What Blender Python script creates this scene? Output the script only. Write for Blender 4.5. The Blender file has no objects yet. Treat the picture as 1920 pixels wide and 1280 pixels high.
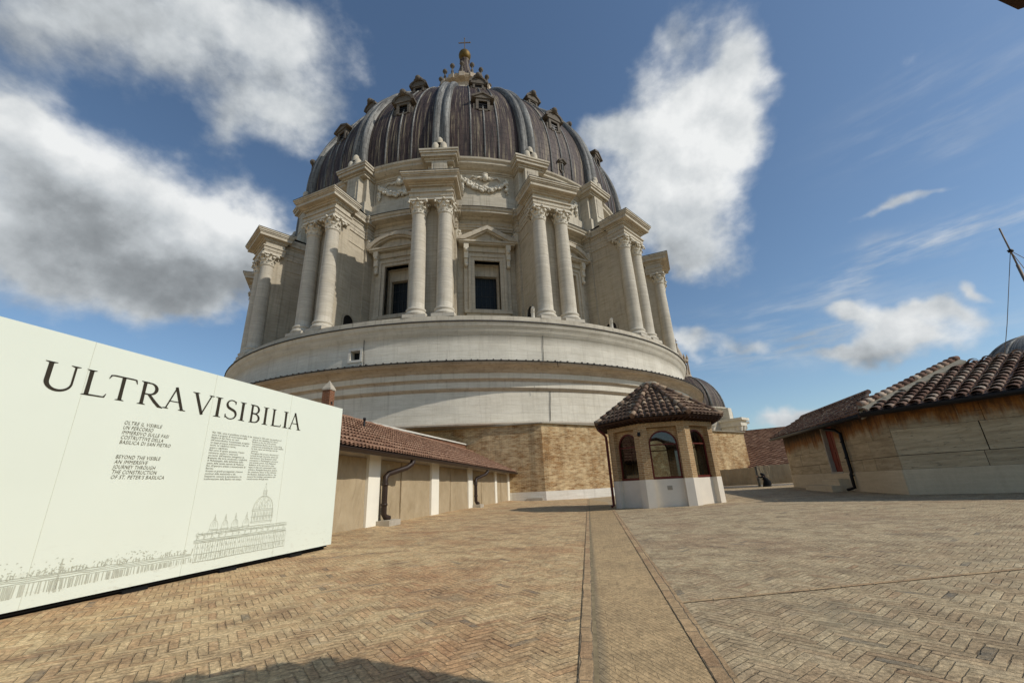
import bpy, bmesh, math, random
from math import sin, cos, pi, radians, sqrt, atan2, hypot, exp
from mathutils import Vector, Matrix
random.seed(11)
SC = bpy.context.scene
COL = SC.collection

# ------------------------------------------------------------------ camera
CAM_H = 0.9
cd = bpy.data.cameras.new('camera'); cam = bpy.data.objects.new('camera', cd); COL.objects.link(cam)
cd.sensor_fit = 'HORIZONTAL'; cd.sensor_width = 36.0
cd.lens = 791.0 / 1920.0 * 36.0
cd.clip_start = 0.05; cd.clip_end = 3000
PITCH, ROLL = 0.3345, -0.048
fw = Vector((0, cos(PITCH), sin(PITCH))); up0 = Vector((0, -sin(PITCH), cos(PITCH))); rt0 = Vector((1, 0, 0))
rt = cos(ROLL) * rt0 + sin(ROLL) * up0; up = -sin(ROLL) * rt0 + cos(ROLL) * up0
cam.matrix_world = Matrix(((rt.x, up.x, -fw.x, 0), (rt.y, up.y, -fw.y, 0), (rt.z, up.z, -fw.z, CAM_H), (0, 0, 0, 1)))
SC.camera = cam

# ------------------------------------------------------------------ exposure, sun, sky
SC.view_settings.view_transform = 'Standard'; SC.view_settings.look = 'None'
SC.view_settings.exposure = 0.0; SC.view_settings.gamma = 1.0
SUN_AZ, SUN_EL = 68.0, 39.0                 # azimuth from -Y towards +X
sdir = Vector((sin(radians(SUN_AZ)) * cos(radians(SUN_EL)), -cos(radians(SUN_AZ)) * cos(radians(SUN_EL)), sin(radians(SUN_EL))))
sl = bpy.data.lights.new('sun', 'SUN'); sl.energy = 3.1; sl.angle = radians(0.53); sl.color = (1.0, 0.945, 0.86)
so = bpy.data.objects.new('sun', sl); COL.objects.link(so)
so.rotation_euler = (-sdir).to_track_quat('-Z', 'Y').to_euler(); so.location = (40, -20, 60)

CLOUDS = [
('c',(-0.555, 0.437, 0.708),(2.78, 2.16, -0.06),(-1.33, 8.74, -8.3),0.82),
('c',(-0.53, 0.511, 0.677),(4.96, 6.54, -1.81),(-9.53, 4.88, -11.96),0.42),
('c',(-0.384, 0.606, 0.697),(8.31, 5.55, -1.08),(-4.68, 10.71, -12.88),0.80),
('c',(-0.511, 0.587, 0.628),(11.99, -3.34, 12.06),(16.75, 22.71, -8.48),0.45),
('c',(-0.383, 0.512, 0.769),(7.26, 7.86, -2.38),(-9.3, 10.44, -12.51),0.55),
('c',(-0.702, 0.52, 0.487),(4.62, 5.27, -0.0),(-2.98, 2.87, -8.42),1.10),
('c',(-0.556, 0.68, 0.479),(5.47, 3.61, 0.11),(-1.55, 4.15, -8.88),1.15),
('c',(-0.689, 0.612, 0.389),(3.4, 2.71, 0.43),(-1.4, 5.13, -12.09),1.00),
('c',(-0.702, 0.457, 0.547),(9.58, 15.12, -1.21),(-13.75, 4.09, -21.87),0.70),
('c',(-0.624, 0.7, 0.348),(6.99, 4.85, 1.3),(-1.05, 11.53, -26.8),0.35),
('c',(0.329, 0.727, 0.603),(6.09, -3.47, 0.1),(1.51, 4.38, -6.82),1.20),
('c',(0.412, 0.639, 0.65),(9.03, -0.84, -5.59),(-4.06, 7.38, -5.37),1.05),
('c',(0.451, 0.551, 0.702),(19.39, -10.44, -4.82),(-1.08, 17.71, -13.77),0.75),
('c',(0.333, 0.549, 0.767),(22.98, -8.58, -4.39),(-1.21, 22.39, -16.01),0.55),
('c',(0.406, 0.791, 0.459),(9.49, -2.93, -4.36),(-4.25, 7.86, -10.74),0.95),
('c',(0.21, 0.699, 0.683),(11.27, -2.48, -1.64),(-1.16, 16.86, -17.51),0.70),
('c',(0.284, 0.613, 0.738),(16.05, 3.75, -9.98),(-8.54, 14.13, -9.15),0.45),
('c',(0.385, 0.878, 0.286),(16.67, -6.83, -3.21),(-1.73, 9.98, -30.1),0.95),
('c',(0.49, 0.829, 0.269),(14.42, -7.99, -3.51),(-2.43, 14.75, -42.85),0.85),
('c',(0.655, 0.731, 0.192),(12.66, -11.2, -3.31),(0.71, 5.78, -27.29),1.00),
('c',(0.712, 0.676, 0.189),(14.45, -14.36, -5.72),(-2.06, 10.81, -33.53),0.90),
('c',(0.683, 0.693, 0.23),(15.81, -14.38, -5.81),(-2.33, 14.58, -38.98),0.80),
('c',(0.712, 0.657, 0.249),(11.63, -11.9, -3.86),(0.66, 15.32, -44.37),0.75),
('c',(0.642, 0.713, 0.282),(17.52, -14.14, -5.83),(-2.54, 18.69, -43.07),0.60),
('c',(0.661, 0.623, 0.418),(15.2, -16.47, -0.71),(26.59, 26.49, -82.77),0.65),
('c',(0.701, 0.578, 0.417),(18.98, -22.26, -2.26),(37.74, 48.06, -131.25),0.45),
('c',(0.532, 0.839, 0.111),(14.71, -9.43, -3.94),(-2.25, 6.0, -39.99),1.25),
('c',(0.748, 0.609, 0.264),(26.91, -28.89, -11.45),(-4.4, 38.11, -76.96),0.75),
('c',(0.603, 0.767, 0.22),(16.84, -12.41, -5.16),(-2.7, 15.01, -47.28),0.60),
('c',(0.74, 0.636, 0.219),(19.97, -21.14, -8.37),(-2.52, 16.69, -42.02),0.65),
('c',(0.63, 0.716, 0.3),(17.32, -13.56, -5.63),(-2.72, 21.28, -46.51),0.45),
('s',(0.657, 0.672, 0.34),(3.43, -3.94, -0.33),(8.78, 7.38, -33.66),0.42),
('s',(0.605, 0.752, 0.263),(4.15, -3.66, -0.99),(0.76, 5.37, -19.18),0.40),
('s',(0.725, 0.593, 0.35),(6.01, -7.66, -0.89),(14.89, 13.32, -55.34),0.32),
('s',(0.563, 0.789, 0.246),(3.3, -2.81, -0.6),(2.48, 7.09, -31.27),0.28),
('s',(0.688, 0.504, 0.522),(4.73, -7.01, -0.4),(6.27, 6.18, -15.09),0.20),
('d',(-0.668, 0.643, 0.375),(3.82, 2.95, 0.4),(-2.02, 5.41, -14.36),0.80),
('d',(-0.532, 0.742, 0.408),(6.47, 3.76, 0.35),(-2.28, 7.18, -17.4),0.50),
('d',(-0.644, 0.393, 0.656),(5.74, 6.51, 0.65),(-2.31, 10.91, -10.29),0.55),
('d',(-0.527, 0.518, 0.674),(5.16, 4.12, -0.01),(-4.32, 16.24, -17.51),0.35),
('d',(0.387, 0.803, 0.454),(6.92, -3.09, -1.51),(-1.21, 10.92, -19.14),0.35),
('d',(0.674, 0.719, 0.167),(11.11, -10.18, -4.07),(-2.99, 14.06, -52.09),0.55),
('d',(0.527, 0.844, 0.1),(16.14, -10.19, -4.27),(-3.65, 9.58, -68.69),0.50),
('l',(-0.68, 0.499, 0.538),(6.71, 8.25, -0.13),(-7.49, 7.46, -17.44),0.90),
('l',(-0.52, 0.676, 0.522),(10.33, 7.19, -0.05),(-3.99, 9.18, -17.0),0.90),
('l',(0.407, 0.66, 0.632),(7.57, -3.6, -1.79),(-0.56, 5.65, -6.21),0.70),
('l',(0.327, 0.707, 0.627),(7.72, -2.86, -1.56),(-0.85, 10.55, -12.05),0.60),
('l',(-0.516, 0.469, 0.717),(4.91, 4.09, -0.01),(-3.65, 15.94, -14.76),0.30),
('l',(0.673, 0.706, 0.221),(9.26, -8.46, -3.41),(-1.63, 8.75, -25.22),0.60),

]

class NT:
    """small helper to write node trees"""
    def __init__(s, tree):
        s.t = tree; tree.nodes.clear()
    def n(s, typ, **kw):
        nd = s.t.nodes.new(typ)
        for k, v in kw.items(): setattr(nd, k, v)
        return nd
    def put(s, sock, v):
        if v is None: return
        if hasattr(v, 'is_linked') or isinstance(v, bpy.types.NodeSocket): s.t.links.new(v, sock)
        else: sock.default_value = v
    def m(s, op, a, b=None, c=None, clamp=False):
        nd = s.n('ShaderNodeMath', operation=op, use_clamp=clamp)
        s.put(nd.inputs[0], a); s.put(nd.inputs[1], b); s.put(nd.inputs[2], c)
        return nd.outputs[0]
    def vm(s, op, a, b=None, scale=None):
        nd = s.n('ShaderNodeVectorMath', operation=op)
        s.put(nd.inputs[0], a); s.put(nd.inputs[1], b)
        if scale is not None: s.put(nd.inputs['Scale'], scale)
        return nd.outputs['Value'] if op in ('DOT_PRODUCT', 'LENGTH', 'DISTANCE') else nd.outputs['Vector']
    def noise(s, vec, scale, detail=4, rough=.55, dist=0.0, out='Fac'):
        nd = s.n('ShaderNodeTexNoise'); s.put(nd.inputs['Vector'], vec)
        s.put(nd.inputs['Scale'], scale); s.put(nd.inputs['Detail'], detail); s.put(nd.inputs['Roughness'], rough); s.put(nd.inputs['Distortion'], dist)
        return nd.outputs[out]
    def mapping(s, vec, scale=(1, 1, 1), loc=(0, 0, 0), rot=(0, 0, 0)):
        nd = s.n('ShaderNodeMapping'); s.put(nd.inputs['Vector'], vec)
        nd.inputs['Scale'].default_value = scale; nd.inputs['Location'].default_value = loc; nd.inputs['Rotation'].default_value = rot
        return nd.outputs[0]
    def ramp(s, fac, *stops):
        nd = s.n('ShaderNodeValToRGB'); s.put(nd.inputs[0], fac)
        els = nd.color_ramp.elements
        while len(els) > len(stops): els.remove(els[-1])
        while len(els) < len(stops): els.new(1.0)
        for e, (p, c) in zip(els, stops):
            e.position = p; e.color = (c, c, c, 1) if isinstance(c, (int, float)) else (c[0], c[1], c[2], 1)
        return nd.outputs[0]
    def mix(s, fac, a, b, blend='MIX'):
        nd = s.n('ShaderNodeMix', data_type='RGBA', blend_type=blend); nd.clamp_factor = True
        s.put(nd.inputs[0], fac)
        for i, v in ((6, a), (7, b)):
            if isinstance(v, (tuple, list)): nd.inputs[i].default_value = (v[0], v[1], v[2], 1)
            else: s.t.links.new(v, nd.inputs[i])
        return nd.outputs[2]
    def smooth(s, v, lo, hi):
        nd = s.n('ShaderNodeMapRange', interpolation_type='SMOOTHSTEP'); s.put(nd.inputs[0], v)
        s.put(nd.inputs[1], lo); s.put(nd.inputs[2], hi)
        return nd.outputs[0]

W = bpy.data.worlds.new('World'); SC.world = W; W.use_nodes = True
w = NT(W.node_tree)
sky = w.n('ShaderNodeTexSky', sky_type='NISHITA', sun_disc=False)
sky.sun_elevation = radians(SUN_EL); sky.sun_rotation = atan2(sdir.x, sdir.y)
sky.altitude = 100; sky.air_density = 1.0; sky.dust_density = 0.6; sky.ozone_density = 1.6
dirv = w.n('ShaderNodeTexCoord').outputs['Generated']
warp = w.noise(dirv, 5.0, 4, .6, 0, 'Color')
warpv = w.vm('SCALE', w.vm('SUBTRACT', warp, (.5, .5, .5)), scale=.16)
dw = w.vm('ADD', dirv, warpv)
sums = {}
for k, c, u, v, st in CLOUDS:
    src = dw
    rel = w.vm('SUBTRACT', src, c)
    a = w.vm('DOT_PRODUCT', rel, u); b = w.vm('DOT_PRODUCT', rel, v); q = w.vm('DOT_PRODUCT', rel, c)
    s2 = w.m('ADD', w.m('MULTIPLY', a, a), w.m('MULTIPLY', b, b))
    s2 = w.m('MULTIPLY_ADD', w.m('MULTIPLY', q, q), 12.0, s2)
    g = w.m('MULTIPLY', w.m('EXPONENT', w.m('MULTIPLY', s2, -1.0)), st)
    sums[k] = g if k not in sums else w.m('ADD', sums[k], g)
fb = w.noise(dirv, 5.2, 9, .56)
fb2 = w.noise(w.mapping(dirv, (1, 1, 1.6), (3, 1, 7)), 16.0, 7, .62)
fbs = w.noise(w.vm('ADD', dirv, w.vm('SCALE', tuple(sdir), scale=.05)), 5.2, 9, .56)
dens = w.m('ADD', sums['c'], w.m('ADD', w.m('MULTIPLY', w.m('SUBTRACT', fb, .5), 1.3), w.m('MULTIPLY', w.m('SUBTRACT', fb2, .5), .55)))
cov = w.smooth(dens, .22, 1.0)
streak = w.noise(w.mapping(dirv, (1.5, 1.5, 9), (2, 5, 1), (0, .35, .2)), 4.0, 7, .6)
cir = w.m('MULTIPLY', sums['s'], w.smooth(streak, .38, .72))
cov = w.m('MAXIMUM', cov, w.m('MULTIPLY', cir, 1.3), clamp=True)
lit = w.m('ADD', w.m('MULTIPLY', w.m('SUBTRACT', fb, fbs), 1.5), .66)
lit = w.m('ADD', lit, w.m('MULTIPLY', sums['l'], .40))
lit = w.m('SUBTRACT', lit, w.m('MULTIPLY', sums['d'], .38))
lit = w.m('ADD', lit, w.m('MULTIPLY', w.m('SUBTRACT', fb2, .5), .28))
lit = w.m('SUBTRACT', lit, w.m('MULTIPLY', w.smooth(dens, .7, 1.7), .12), clamp=True)
ccol = w.ramp(lit, (0.0, (.19, .205, .22)), (.3, (.31, .335, .355)), (.62, (.55, .585, .61)), (1.0, (.86, .875, .875)))
bgA = w.n('ShaderNodeBackground'); w.put(bgA.inputs[0], w.vm('MULTIPLY', sky.outputs[0], (.98, 1.07, 1.09))); bgA.inputs[1].default_value = 0.105
bgB = w.n('ShaderNodeBackground'); w.put(bgB.inputs[0], w.vm('SCALE', ccol, scale=10.0)); bgB.inputs[1].default_value = 0.1
ms = w.n('ShaderNodeMixShader'); w.put(ms.inputs[0], cov)
W.node_tree.links.new(bgA.outputs[0], ms.inputs[1]); W.node_tree.links.new(bgB.outputs[0], ms.inputs[2])
wo = w.n('ShaderNodeOutputWorld'); W.node_tree.links.new(ms.outputs[0], wo.inputs[0])

# ------------------------------------------------------------------ materials
def srgb(r, g, b):
    f = lambda c: (c / 255 / 12.92) if c <= 10.3 else ((c / 255 + .055) / 1.055) ** 2.4
    return (f(r), f(g), f(b))
def new_mat(name):
    m = bpy.data.materials.new(name); m.use_nodes = True
    k = NT(m.node_tree)
    k.bsdf = k.n('ShaderNodeBsdfPrincipled'); k.out = k.n('ShaderNodeOutputMaterial')
    m.node_tree.links.new(k.bsdf.outputs[0], k.out.inputs[0])
    tc = k.n('ShaderNodeTexCoord'); k.obj = tc.outputs['Object']; k.uv = tc.outputs['UV']
    k.bsdf.inputs['Specular IOR Level'].default_value = .25
    return m, k
def finish(k, col, rough=.85, bump=None, dist=.02, strength=.6):
    k.put(k.bsdf.inputs['Base Color'], (*col, 1) if isinstance(col, tuple) else col)
    k.put(k.bsdf.inputs['Roughness'], rough)
    if bump is not None:
        b = k.n('ShaderNodeBump'); b.inputs['Strength'].default_value = strength; b.inputs['Distance'].default_value = dist
        k.put(b.inputs['Height'], bump); k.t.links.new(b.outputs[0], k.bsdf.inputs['Normal'])
def simple(name, col, rough=.6, metal=0.0, var=.15, scale=3.0):
    m, k = new_mat(name)
    nz = k.noise(k.obj, scale, 5, .6)
    f = k.ramp(nz, (.25, 1 - var), (.75, 1 + var * .5))
    finish(k, k.mix(1.0, col, f, 'MULTIPLY'), rough, nz, .01, .25)
    k.bsdf.inputs['Metallic'].default_value = metal
    return m
def stone(name, lightc, darkc, stain, blocks=None, rough=.88, streak=1.0, pit=.5, joint=.75):
    """travertine: horizontal bedding, vertical weather streaks, soft block tints"""
    m, k = new_mat(name)
    bed = k.noise(k.mapping(k.obj, (.35, .35, 5.0)), 2.0, 6, .65)
    blot = k.noise(k.obj, .45, 5, .6)
    ver = k.noise(k.mapping(k.obj, (2.2, 2.2, .12)), 1.6, 5, .65)
    c = k.mix(k.ramp(bed, (.3, 0.0), (.7, 1.0)), darkc, lightc)
    c = k.mix(k.m('MULTIPLY', k.ramp(blot, (.42, 0.0), (.72, 1.0)), .5), c, k.mix(.5, c, stain))
    c = k.mix(k.m('MULTIPLY', k.ramp(ver, (.52, 0.0), (.75, 1.0)), .38 * streak), c, stain)
    h = k.m('MULTIPLY', bed, pit)
    if blocks:
        bw, bh = blocks
        br = k.n('ShaderNodeTexBrick'); k.put(br.inputs['Vector'], k.uv)
        br.inputs['Color1'].default_value = (.91, .91, .91, 1); br.inputs['Color2'].default_value = (1.05, 1.045, 1.03, 1); br.inputs['Mortar'].default_value = (.74, .71, .66, 1)
        br.inputs['Scale'].default_value = 1; br.inputs['Mortar Size'].default_value = .012; br.inputs['Mortar Smooth'].default_value = .3
        br.inputs['Brick Width'].default_value = bw; br.inputs['Row Height'].default_value = bh
        c = k.mix(joint, c, br.outputs['Color'], 'MULTIPLY')
        h = k.m('SUBTRACT', h, k.m('MULTIPLY', br.outputs['Fac'], .6))
    fine = k.noise(k.obj, 14, 4, .7)
    c = k.mix(.35, c, k.ramp(fine, (.3, .78), (.7, 1.1)), 'MULTIPLY')
    finish(k, c, rough, k.m('MULTIPLY_ADD', fine, .25, h), .03, .5)
    return m
def brickwall(name, c1, c2, mortar, pale, bw=.3, bh=.075, worn=.5):
    m, k = new_mat(name)
    wob = k.noise(k.obj, 1.3, 3, .6, 0, 'Color')
    uvw = k.vm('ADD', k.uv, k.vm('SCALE', k.vm('SUBTRACT', wob, (.5, .5, .5)), scale=.05))
    br = k.n('ShaderNodeTexBrick'); k.put(br.inputs['Vector'], uvw)
    br.inputs['Color1'].default_value = (*c1, 1); br.inputs['Color2'].default_value = (*c2, 1); br.inputs['Mortar'].default_value = (*mortar, 1)
    br.inputs['Scale'].default_value = 1; br.inputs['Mortar Size'].default_value = .012; br.inputs['Mortar Smooth'].default_value = .2; br.inputs['Bias'].default_value = -.1
    br.inputs['Brick Width'].default_value = bw; br.inputs['Row Height'].default_value = bh
    big = k.noise(k.obj, .55, 6, .62); mid = k.noise(k.mapping(k.obj, (1, 1, 4.5)), 1.6, 6, .75)
    ver = k.noise(k.mapping(k.obj, (1.6, 1.6, .15)), 1.2, 4, .6)
    f = k.ramp(k.m('ADD', k.m('MULTIPLY', big, .4), k.m('MULTIPLY', mid, .6)), (.44, 0.0), (.6, 1.0))
    c = k.mix(k.m('MULTIPLY', f, worn), br.outputs['Color'], pale)
    c = k.mix(k.m('MULTIPLY', k.ramp(ver, (.5, 0.0), (.7, 1.0)), .45), c, k.mix(.75, c, (.05, .035, .02)))
    fine = k.noise(k.obj, 22, 4, .7)
    c = k.mix(.6, c, k.ramp(fine, (.3, .6), (.7, 1.25)), 'MULTIPLY')
    h = k.m('SUBTRACT', k.m('MULTIPLY', fine, .5), br.outputs['Fac'])
    finish(k, c, .92, h, .02, .6)
    return m
def tiles_mat(name, base, dark, pale, moss=.3):
    m, k = new_mat(name)
    at = k.n('ShaderNodeAttribute', attribute_name='tint').outputs['Fac']
    c = k.ramp(at, (0.0, dark), (.5, base), (1.0, pale))
    nz = k.noise(k.obj, 5, 6, .65); n2 = k.noise(k.obj, .8, 4, .6); fine = k.noise(k.obj, 40, 3, .7)
    c = k.mix(k.m('MULTIPLY', k.ramp(nz, (.5, 0.0), (.68, 1.0)), moss), c, (.045, .042, .034))
    c = k.mix(k.m('MULTIPLY', k.ramp(n2, (.52, 0.0), (.7, 1.0)), moss * .8), c, k.mix(.5, c, (.06, .05, .04)))
    c = k.mix(k.m('MULTIPLY', k.ramp(fine, (.58, 0.0), (.7, 1.0)), .35), c, (.30, .27, .22))
    finish(k, c, .9, k.m('MULTIPLY_ADD', nz, .6, fine), .008, .5)
    return m
M = {}
M['trav'] = stone('travertine', srgb(202, 192, 172), srgb(172, 160, 138), srgb(104, 92, 76), (2.4, .95))
M['trav_plain'] = stone('travertine_plain', srgb(206, 197, 178), srgb(178, 167, 147), srgb(100, 90, 77), streak=1.35)
M['trav_col'] = stone('travertine_column', srgb(212, 204, 188), srgb(186, 177, 159), srgb(122, 113, 98), (30, .9), streak=.8)
M['trav_ring'] = stone('travertine_ring', srgb(226, 219, 203), srgb(206, 198, 180), srgb(150, 138, 118), (1.6, .62), streak=.9, joint=.5)
M['trav_dark'] = stone('travertine_moulding', srgb(198, 184, 164), srgb(166, 151, 131), srgb(96, 82, 70), streak=1.2)
M['dormer'] = stone('weathered_dormer_stone', srgb(116, 108, 97), srgb(84, 77, 69), srgb(46, 40, 36), streak=1.4)
M['lead_edge'] = simple('lead_edge', (.055, .05, .045), .8)
M['brick_oct'] = brickwall('octagon_brick', srgb(116, 78, 42), srgb(164, 120, 72), srgb(182, 156, 114), srgb(222, 198, 154), .32, .085, .85)
M['brick_kiosk'] = brickwall('kiosk_brick', srgb(148, 110, 70), srgb(180, 142, 98), srgb(192, 170, 134), srgb(200, 170, 126), .26, .062, .4)
M['brick_chim'] = brickwall('chimney_brick', srgb(110, 64, 42), srgb(130, 80, 52), srgb(150, 120, 96), srgb(130, 90, 64), .26, .07, .2)
M['plaster'] = simple('white_plaster', srgb(226, 216, 198), .85, 0, .10, 2.2)
M['plaster_old'] = stone('old_white_plaster', srgb(226, 221, 208), srgb(206, 199, 184), srgb(150, 138, 118), streak=.8)
M['white_post'] = simple('white_painted_post', srgb(236, 230, 212), .7, 0, .06, 2)
M['tile_red'] = tiles_mat('red_roof_tile', srgb(142, 108, 86), srgb(112, 80, 62), srgb(166, 134, 110), .4)
M['tile_dark'] = tiles_mat('weathered_roof_tile', srgb(120, 95, 77), srgb(80, 61, 50), srgb(184, 160, 132), .5)
M['tile_grey'] = tiles_mat('greyed_roof_tile', srgb(140, 108, 90), srgb(92, 66, 54), srgb(196, 176, 154), .35)
M['pan'] = simple('tile_bed', srgb(78, 56, 44), .95, 0, .4, 9)
M['mortar_strip'] = simple('mortar', srgb(150, 142, 124), .95, 0, .3, 6)
M['brown_metal'] = simple('brown_painted_metal', srgb(54, 41, 33), .45, 0, .2, 5)
M['bar_metal'] = simple('grey_window_bar', (.05, .055, .055), .6)
M['black_metal_and_shade'] = simple('black_metal_and_shade', (.012, .011, .011), .5)  # metal fittings, and the painted dark inside the buttress archways
M['maroon'] = simple('maroon_paint', srgb(96, 40, 30), .5, 0, .2, 6)
M['dark_wood'] = simple('dark_brown_wood', srgb(58, 36, 25), .65, 0, .3, 6)
M['door_red'] = simple('dull_red_door', srgb(122, 44, 28), .6, 0, .25, 3)
M['black_base'] = simple('black_base', (.006, .006, .006), .9)
M['ink'] = simple('dark_lettering', srgb(52, 46, 34), .7, 0, .05)
M['ink_grey'] = simple('grey_lettering', srgb(112, 108, 92), .7, 0, .05)
M['ink_line'] = simple('pale_drawing_line', srgb(192, 193, 175), .8, 0, .1)
M['seam'] = simple('panel_seam', srgb(212, 214, 198), .8, 0, .1)
M['gold'] = simple('gilded_bronze', srgb(112, 92, 50), .6, .7, .45, 2)
M['iron'] = simple('dark_iron', srgb(120, 108, 96), .6, .3)
M['black_cloth'] = simple('black_cloth', (.008, .008, .009), .9, 0, .3, 8)
M['skin'] = simple('skin', srgb(190, 140, 112), .6, 0, .08)
M['grey_slab'] = simple('grey_stone_slab', srgb(176, 166, 148), .9, 0, .2, 5)

def mk_glass():
    m, k = new_mat('window_glass'); k.t.nodes.remove(k.bsdf)
    g = k.n('ShaderNodeBsdfGlossy'); g.inputs['Roughness'].default_value = .02
    t = k.n('ShaderNodeBsdfTransparent'); t.inputs['Color'].default_value = (.50, .54, .54, 1)
    fr = k.n('ShaderNodeFresnel'); fr.inputs[0].default_value = 1.6
    mx = k.n('ShaderNodeMixShader'); k.put(mx.inputs[0], k.m('ADD', k.m('MULTIPLY', fr.outputs[0], 1.2), .04, clamp=True))
    k.t.links.new(t.outputs[0], mx.inputs[1]); k.t.links.new(g.outputs[0], mx.inputs[2]); k.t.links.new(mx.outputs[0], k.out.inputs[0])
    return m
M['glass'] = mk_glass()
def mk_dark_glass():
    m, k = new_mat('dark_leaded_glass')
    nz = k.noise(k.obj, 2.0, 3, .5)
    finish(k, k.mix(nz, (.004, .006, .007), (.012, .016, .017)), .45)
    return m
M['dark_glass'] = mk_dark_glass()

def mk_canvas():
    m, k = new_mat('beige_canvas')
    a = k.noise(k.mapping(k.obj, (1.2, 1.2, .35), (0, 0, 0), (0, .5, 0)), 2.0, 5, .55, 1.2)
    b = k.noise(k.mapping(k.obj, (1, 1, .4), (4, 2, 1), (0, -.6, 0)), 3.2, 4, .5, .8)
    st = k.noise(k.obj, 1.1, 5, .65)
    c = k.mix(k.ramp(st, (.35, 0.0), (.7, 1.0)), srgb(176, 158, 128), srgb(158, 140, 110))
    finish(k, c, .9, k.m('ADD', a, k.m('MULTIPLY', b, .7)), .16, .55)
    return m
M['canvas'] = mk_canvas()

def mk_banner():
    m, k = new_mat('matt_printed_white_panel')
    nz = k.noise(k.obj, 1.2, 4, .5); sc = k.noise(k.mapping(k.obj, (1, 1, 3)), 7.0, 6, .75)
    sp = k.n('ShaderNodeSeparateXYZ'); k.put(sp.inputs[0], k.obj)
    low = k.m('SUBTRACT', 1.0, k.smooth(sp.outputs[2], .15, .75))
    c = k.mix(nz, srgb(217, 222, 206), srgb(224, 229, 214))
    c = k.mix(k.m('MULTIPLY', k.m('MULTIPLY', k.ramp(sc, (.54, 0.0), (.66, 1.0)), low), .35), c, srgb(178, 170, 146))
    finish(k, c, .5, nz, .02, .25)
    return m
M['banner'] = mk_banner()

def mk_rustwall():
    """big travertine blocks above a rendered plinth, rust-brown run-off under the eaves"""
    m, k = new_mat('stained_travertine_blocks')
    sep = k.n('ShaderNodeSeparateXYZ'); k.put(sep.inputs[0], k.obj); z = sep.outputs[2]
    bed = k.noise(k.mapping(k.obj, (.4, .4, 4.0)), 2.2, 7, .68)
    c = k.mix(k.ramp(bed, (.3, 0.0), (.68, 1.0)), srgb(158, 140, 112), srgb(202, 184, 152))
    at = k.n('ShaderNodeAttribute', attribute_name='tint').outputs['Fac']
    c = k.mix(1.0, c, k.ramp(at, (0.0, (.035, .03, .026)), (.08, (.05, .045, .04)), (.1, (.76, .75, .73)), (.6, (1.0, .97, .93)), (1.0, (1.1, 1.08, 1.04))), 'MULTIPLY')
    pit = k.noise(k.mapping(k.obj, (1.2, 1.2, 9)), 3.0, 5, .7)
    c = k.mix(k.ramp(pit, (.62, 0.0), (.72, .7)), c, (.09, .075, .055))
    ver = k.noise(k.mapping(k.obj, (2.0, 2.0, .3)), 1.8, 6, .75)
    vb = k.noise(k.mapping(k.obj, (1.1, 1.1, .5)), 1.6, 4, .6)
    edge = k.m('ADD', z, k.m('ADD', k.m('MULTIPLY', k.m('SUBTRACT', ver, .5), .6), k.m('MULTIPLY', k.m('SUBTRACT', vb, .5), .9)))
    rust = k.smooth(edge, 1.98, 2.40)
    rc = k.mix(k.ramp(k.noise(k.mapping(k.obj, (4, 4, .6)), 3, 5, .7), (.35, 0.0), (.68, 1.0)), srgb(92, 48, 14), srgb(168, 108, 42))
    rc = k.mix(k.smooth(edge, 2.35, 2.75), rc, srgb(44, 26, 14))
    c = k.mix(k.m('MULTIPLY', rust, .9), c, rc)
    run = k.ramp(k.noise(k.mapping(k.obj, (7, 7, .35), (3, 3, 0)), 2.2, 4, .6), (.62, 0.0), (.7, 1.0))
    c = k.mix(k.m('MULTIPLY', k.m('MULTIPLY', run, rust), .6), c, srgb(190, 166, 124))
    finish(k, c, .9, k.m('SUBTRACT', bed, k.ramp(pit, (.6, 0.0), (.72, 1.0))), .03, .7)
    return m
M['rustwall'] = mk_rustwall()
M['plinth'] = stone('rendered_plinth', srgb(218, 200, 168), srgb(202, 184, 152), srgb(160, 140, 110), streak=.6, pit=.2)

def mk_lead(name, a, b, rust, streakc):
    m, k = new_mat(name)
    ver = k.noise(k.mapping(k.uv, (3.2, .10, 1)), 2.0, 6, .7)
    v2 = k.noise(k.mapping(k.uv, (1.2, .06, 1), (5, 3, 0)), 1.6, 4, .6)
    c = k.mix(k.ramp(ver, (.40, 0.0), (.62, 1.0)), a, b)
    c = k.mix(k.m('MULTIPLY', k.ramp(v2, (.4, 0.0), (.7, 1.0)), .65), c, rust)
    br = k.n('ShaderNodeTexBrick'); k.put(br.inputs['Vector'], k.uv)
    br.inputs['Color1'].default_value = (.86, .86, .86, 1); br.inputs['Color2'].default_value = (1.1, 1.08, 1.06, 1); br.inputs['Mortar'].default_value = (.45, .42, .40, 1)
    br.inputs['Scale'].default_value = 1; br.inputs['Mortar Size'].default_value = .03; br.inputs['Brick Width'].default_value = .62; br.inputs['Row Height'].default_value = .75; br.inputs['Mortar Smooth'].default_value = .5
    c = k.mix(.8, c, br.outputs['Color'], 'MULTIPLY')
    sp = k.noise(k.mapping(k.uv, (2.2, .06, 1), (9, 1, 0)), 2.0, 6, .75)
    c = k.mix(k.m('MULTIPLY', k.ramp(sp, (.53, 0.0), (.66, 1.0)), .7), c, streakc)
    finish(k, c, .62, k.m('SUBTRACT', ver, br.outputs['Fac']), .04, .5)
    return m
M['lead'] = mk_lead('weathered_lead_sheet', srgb(36, 30, 29), srgb(88, 74, 68), srgb(60, 42, 39), srgb(186, 172, 140))
M['lead_rib'] = mk_lead('pale_lead_rib', srgb(82, 82, 80), srgb(146, 146, 141), srgb(68, 66, 64), srgb(182, 180, 172))

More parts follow.
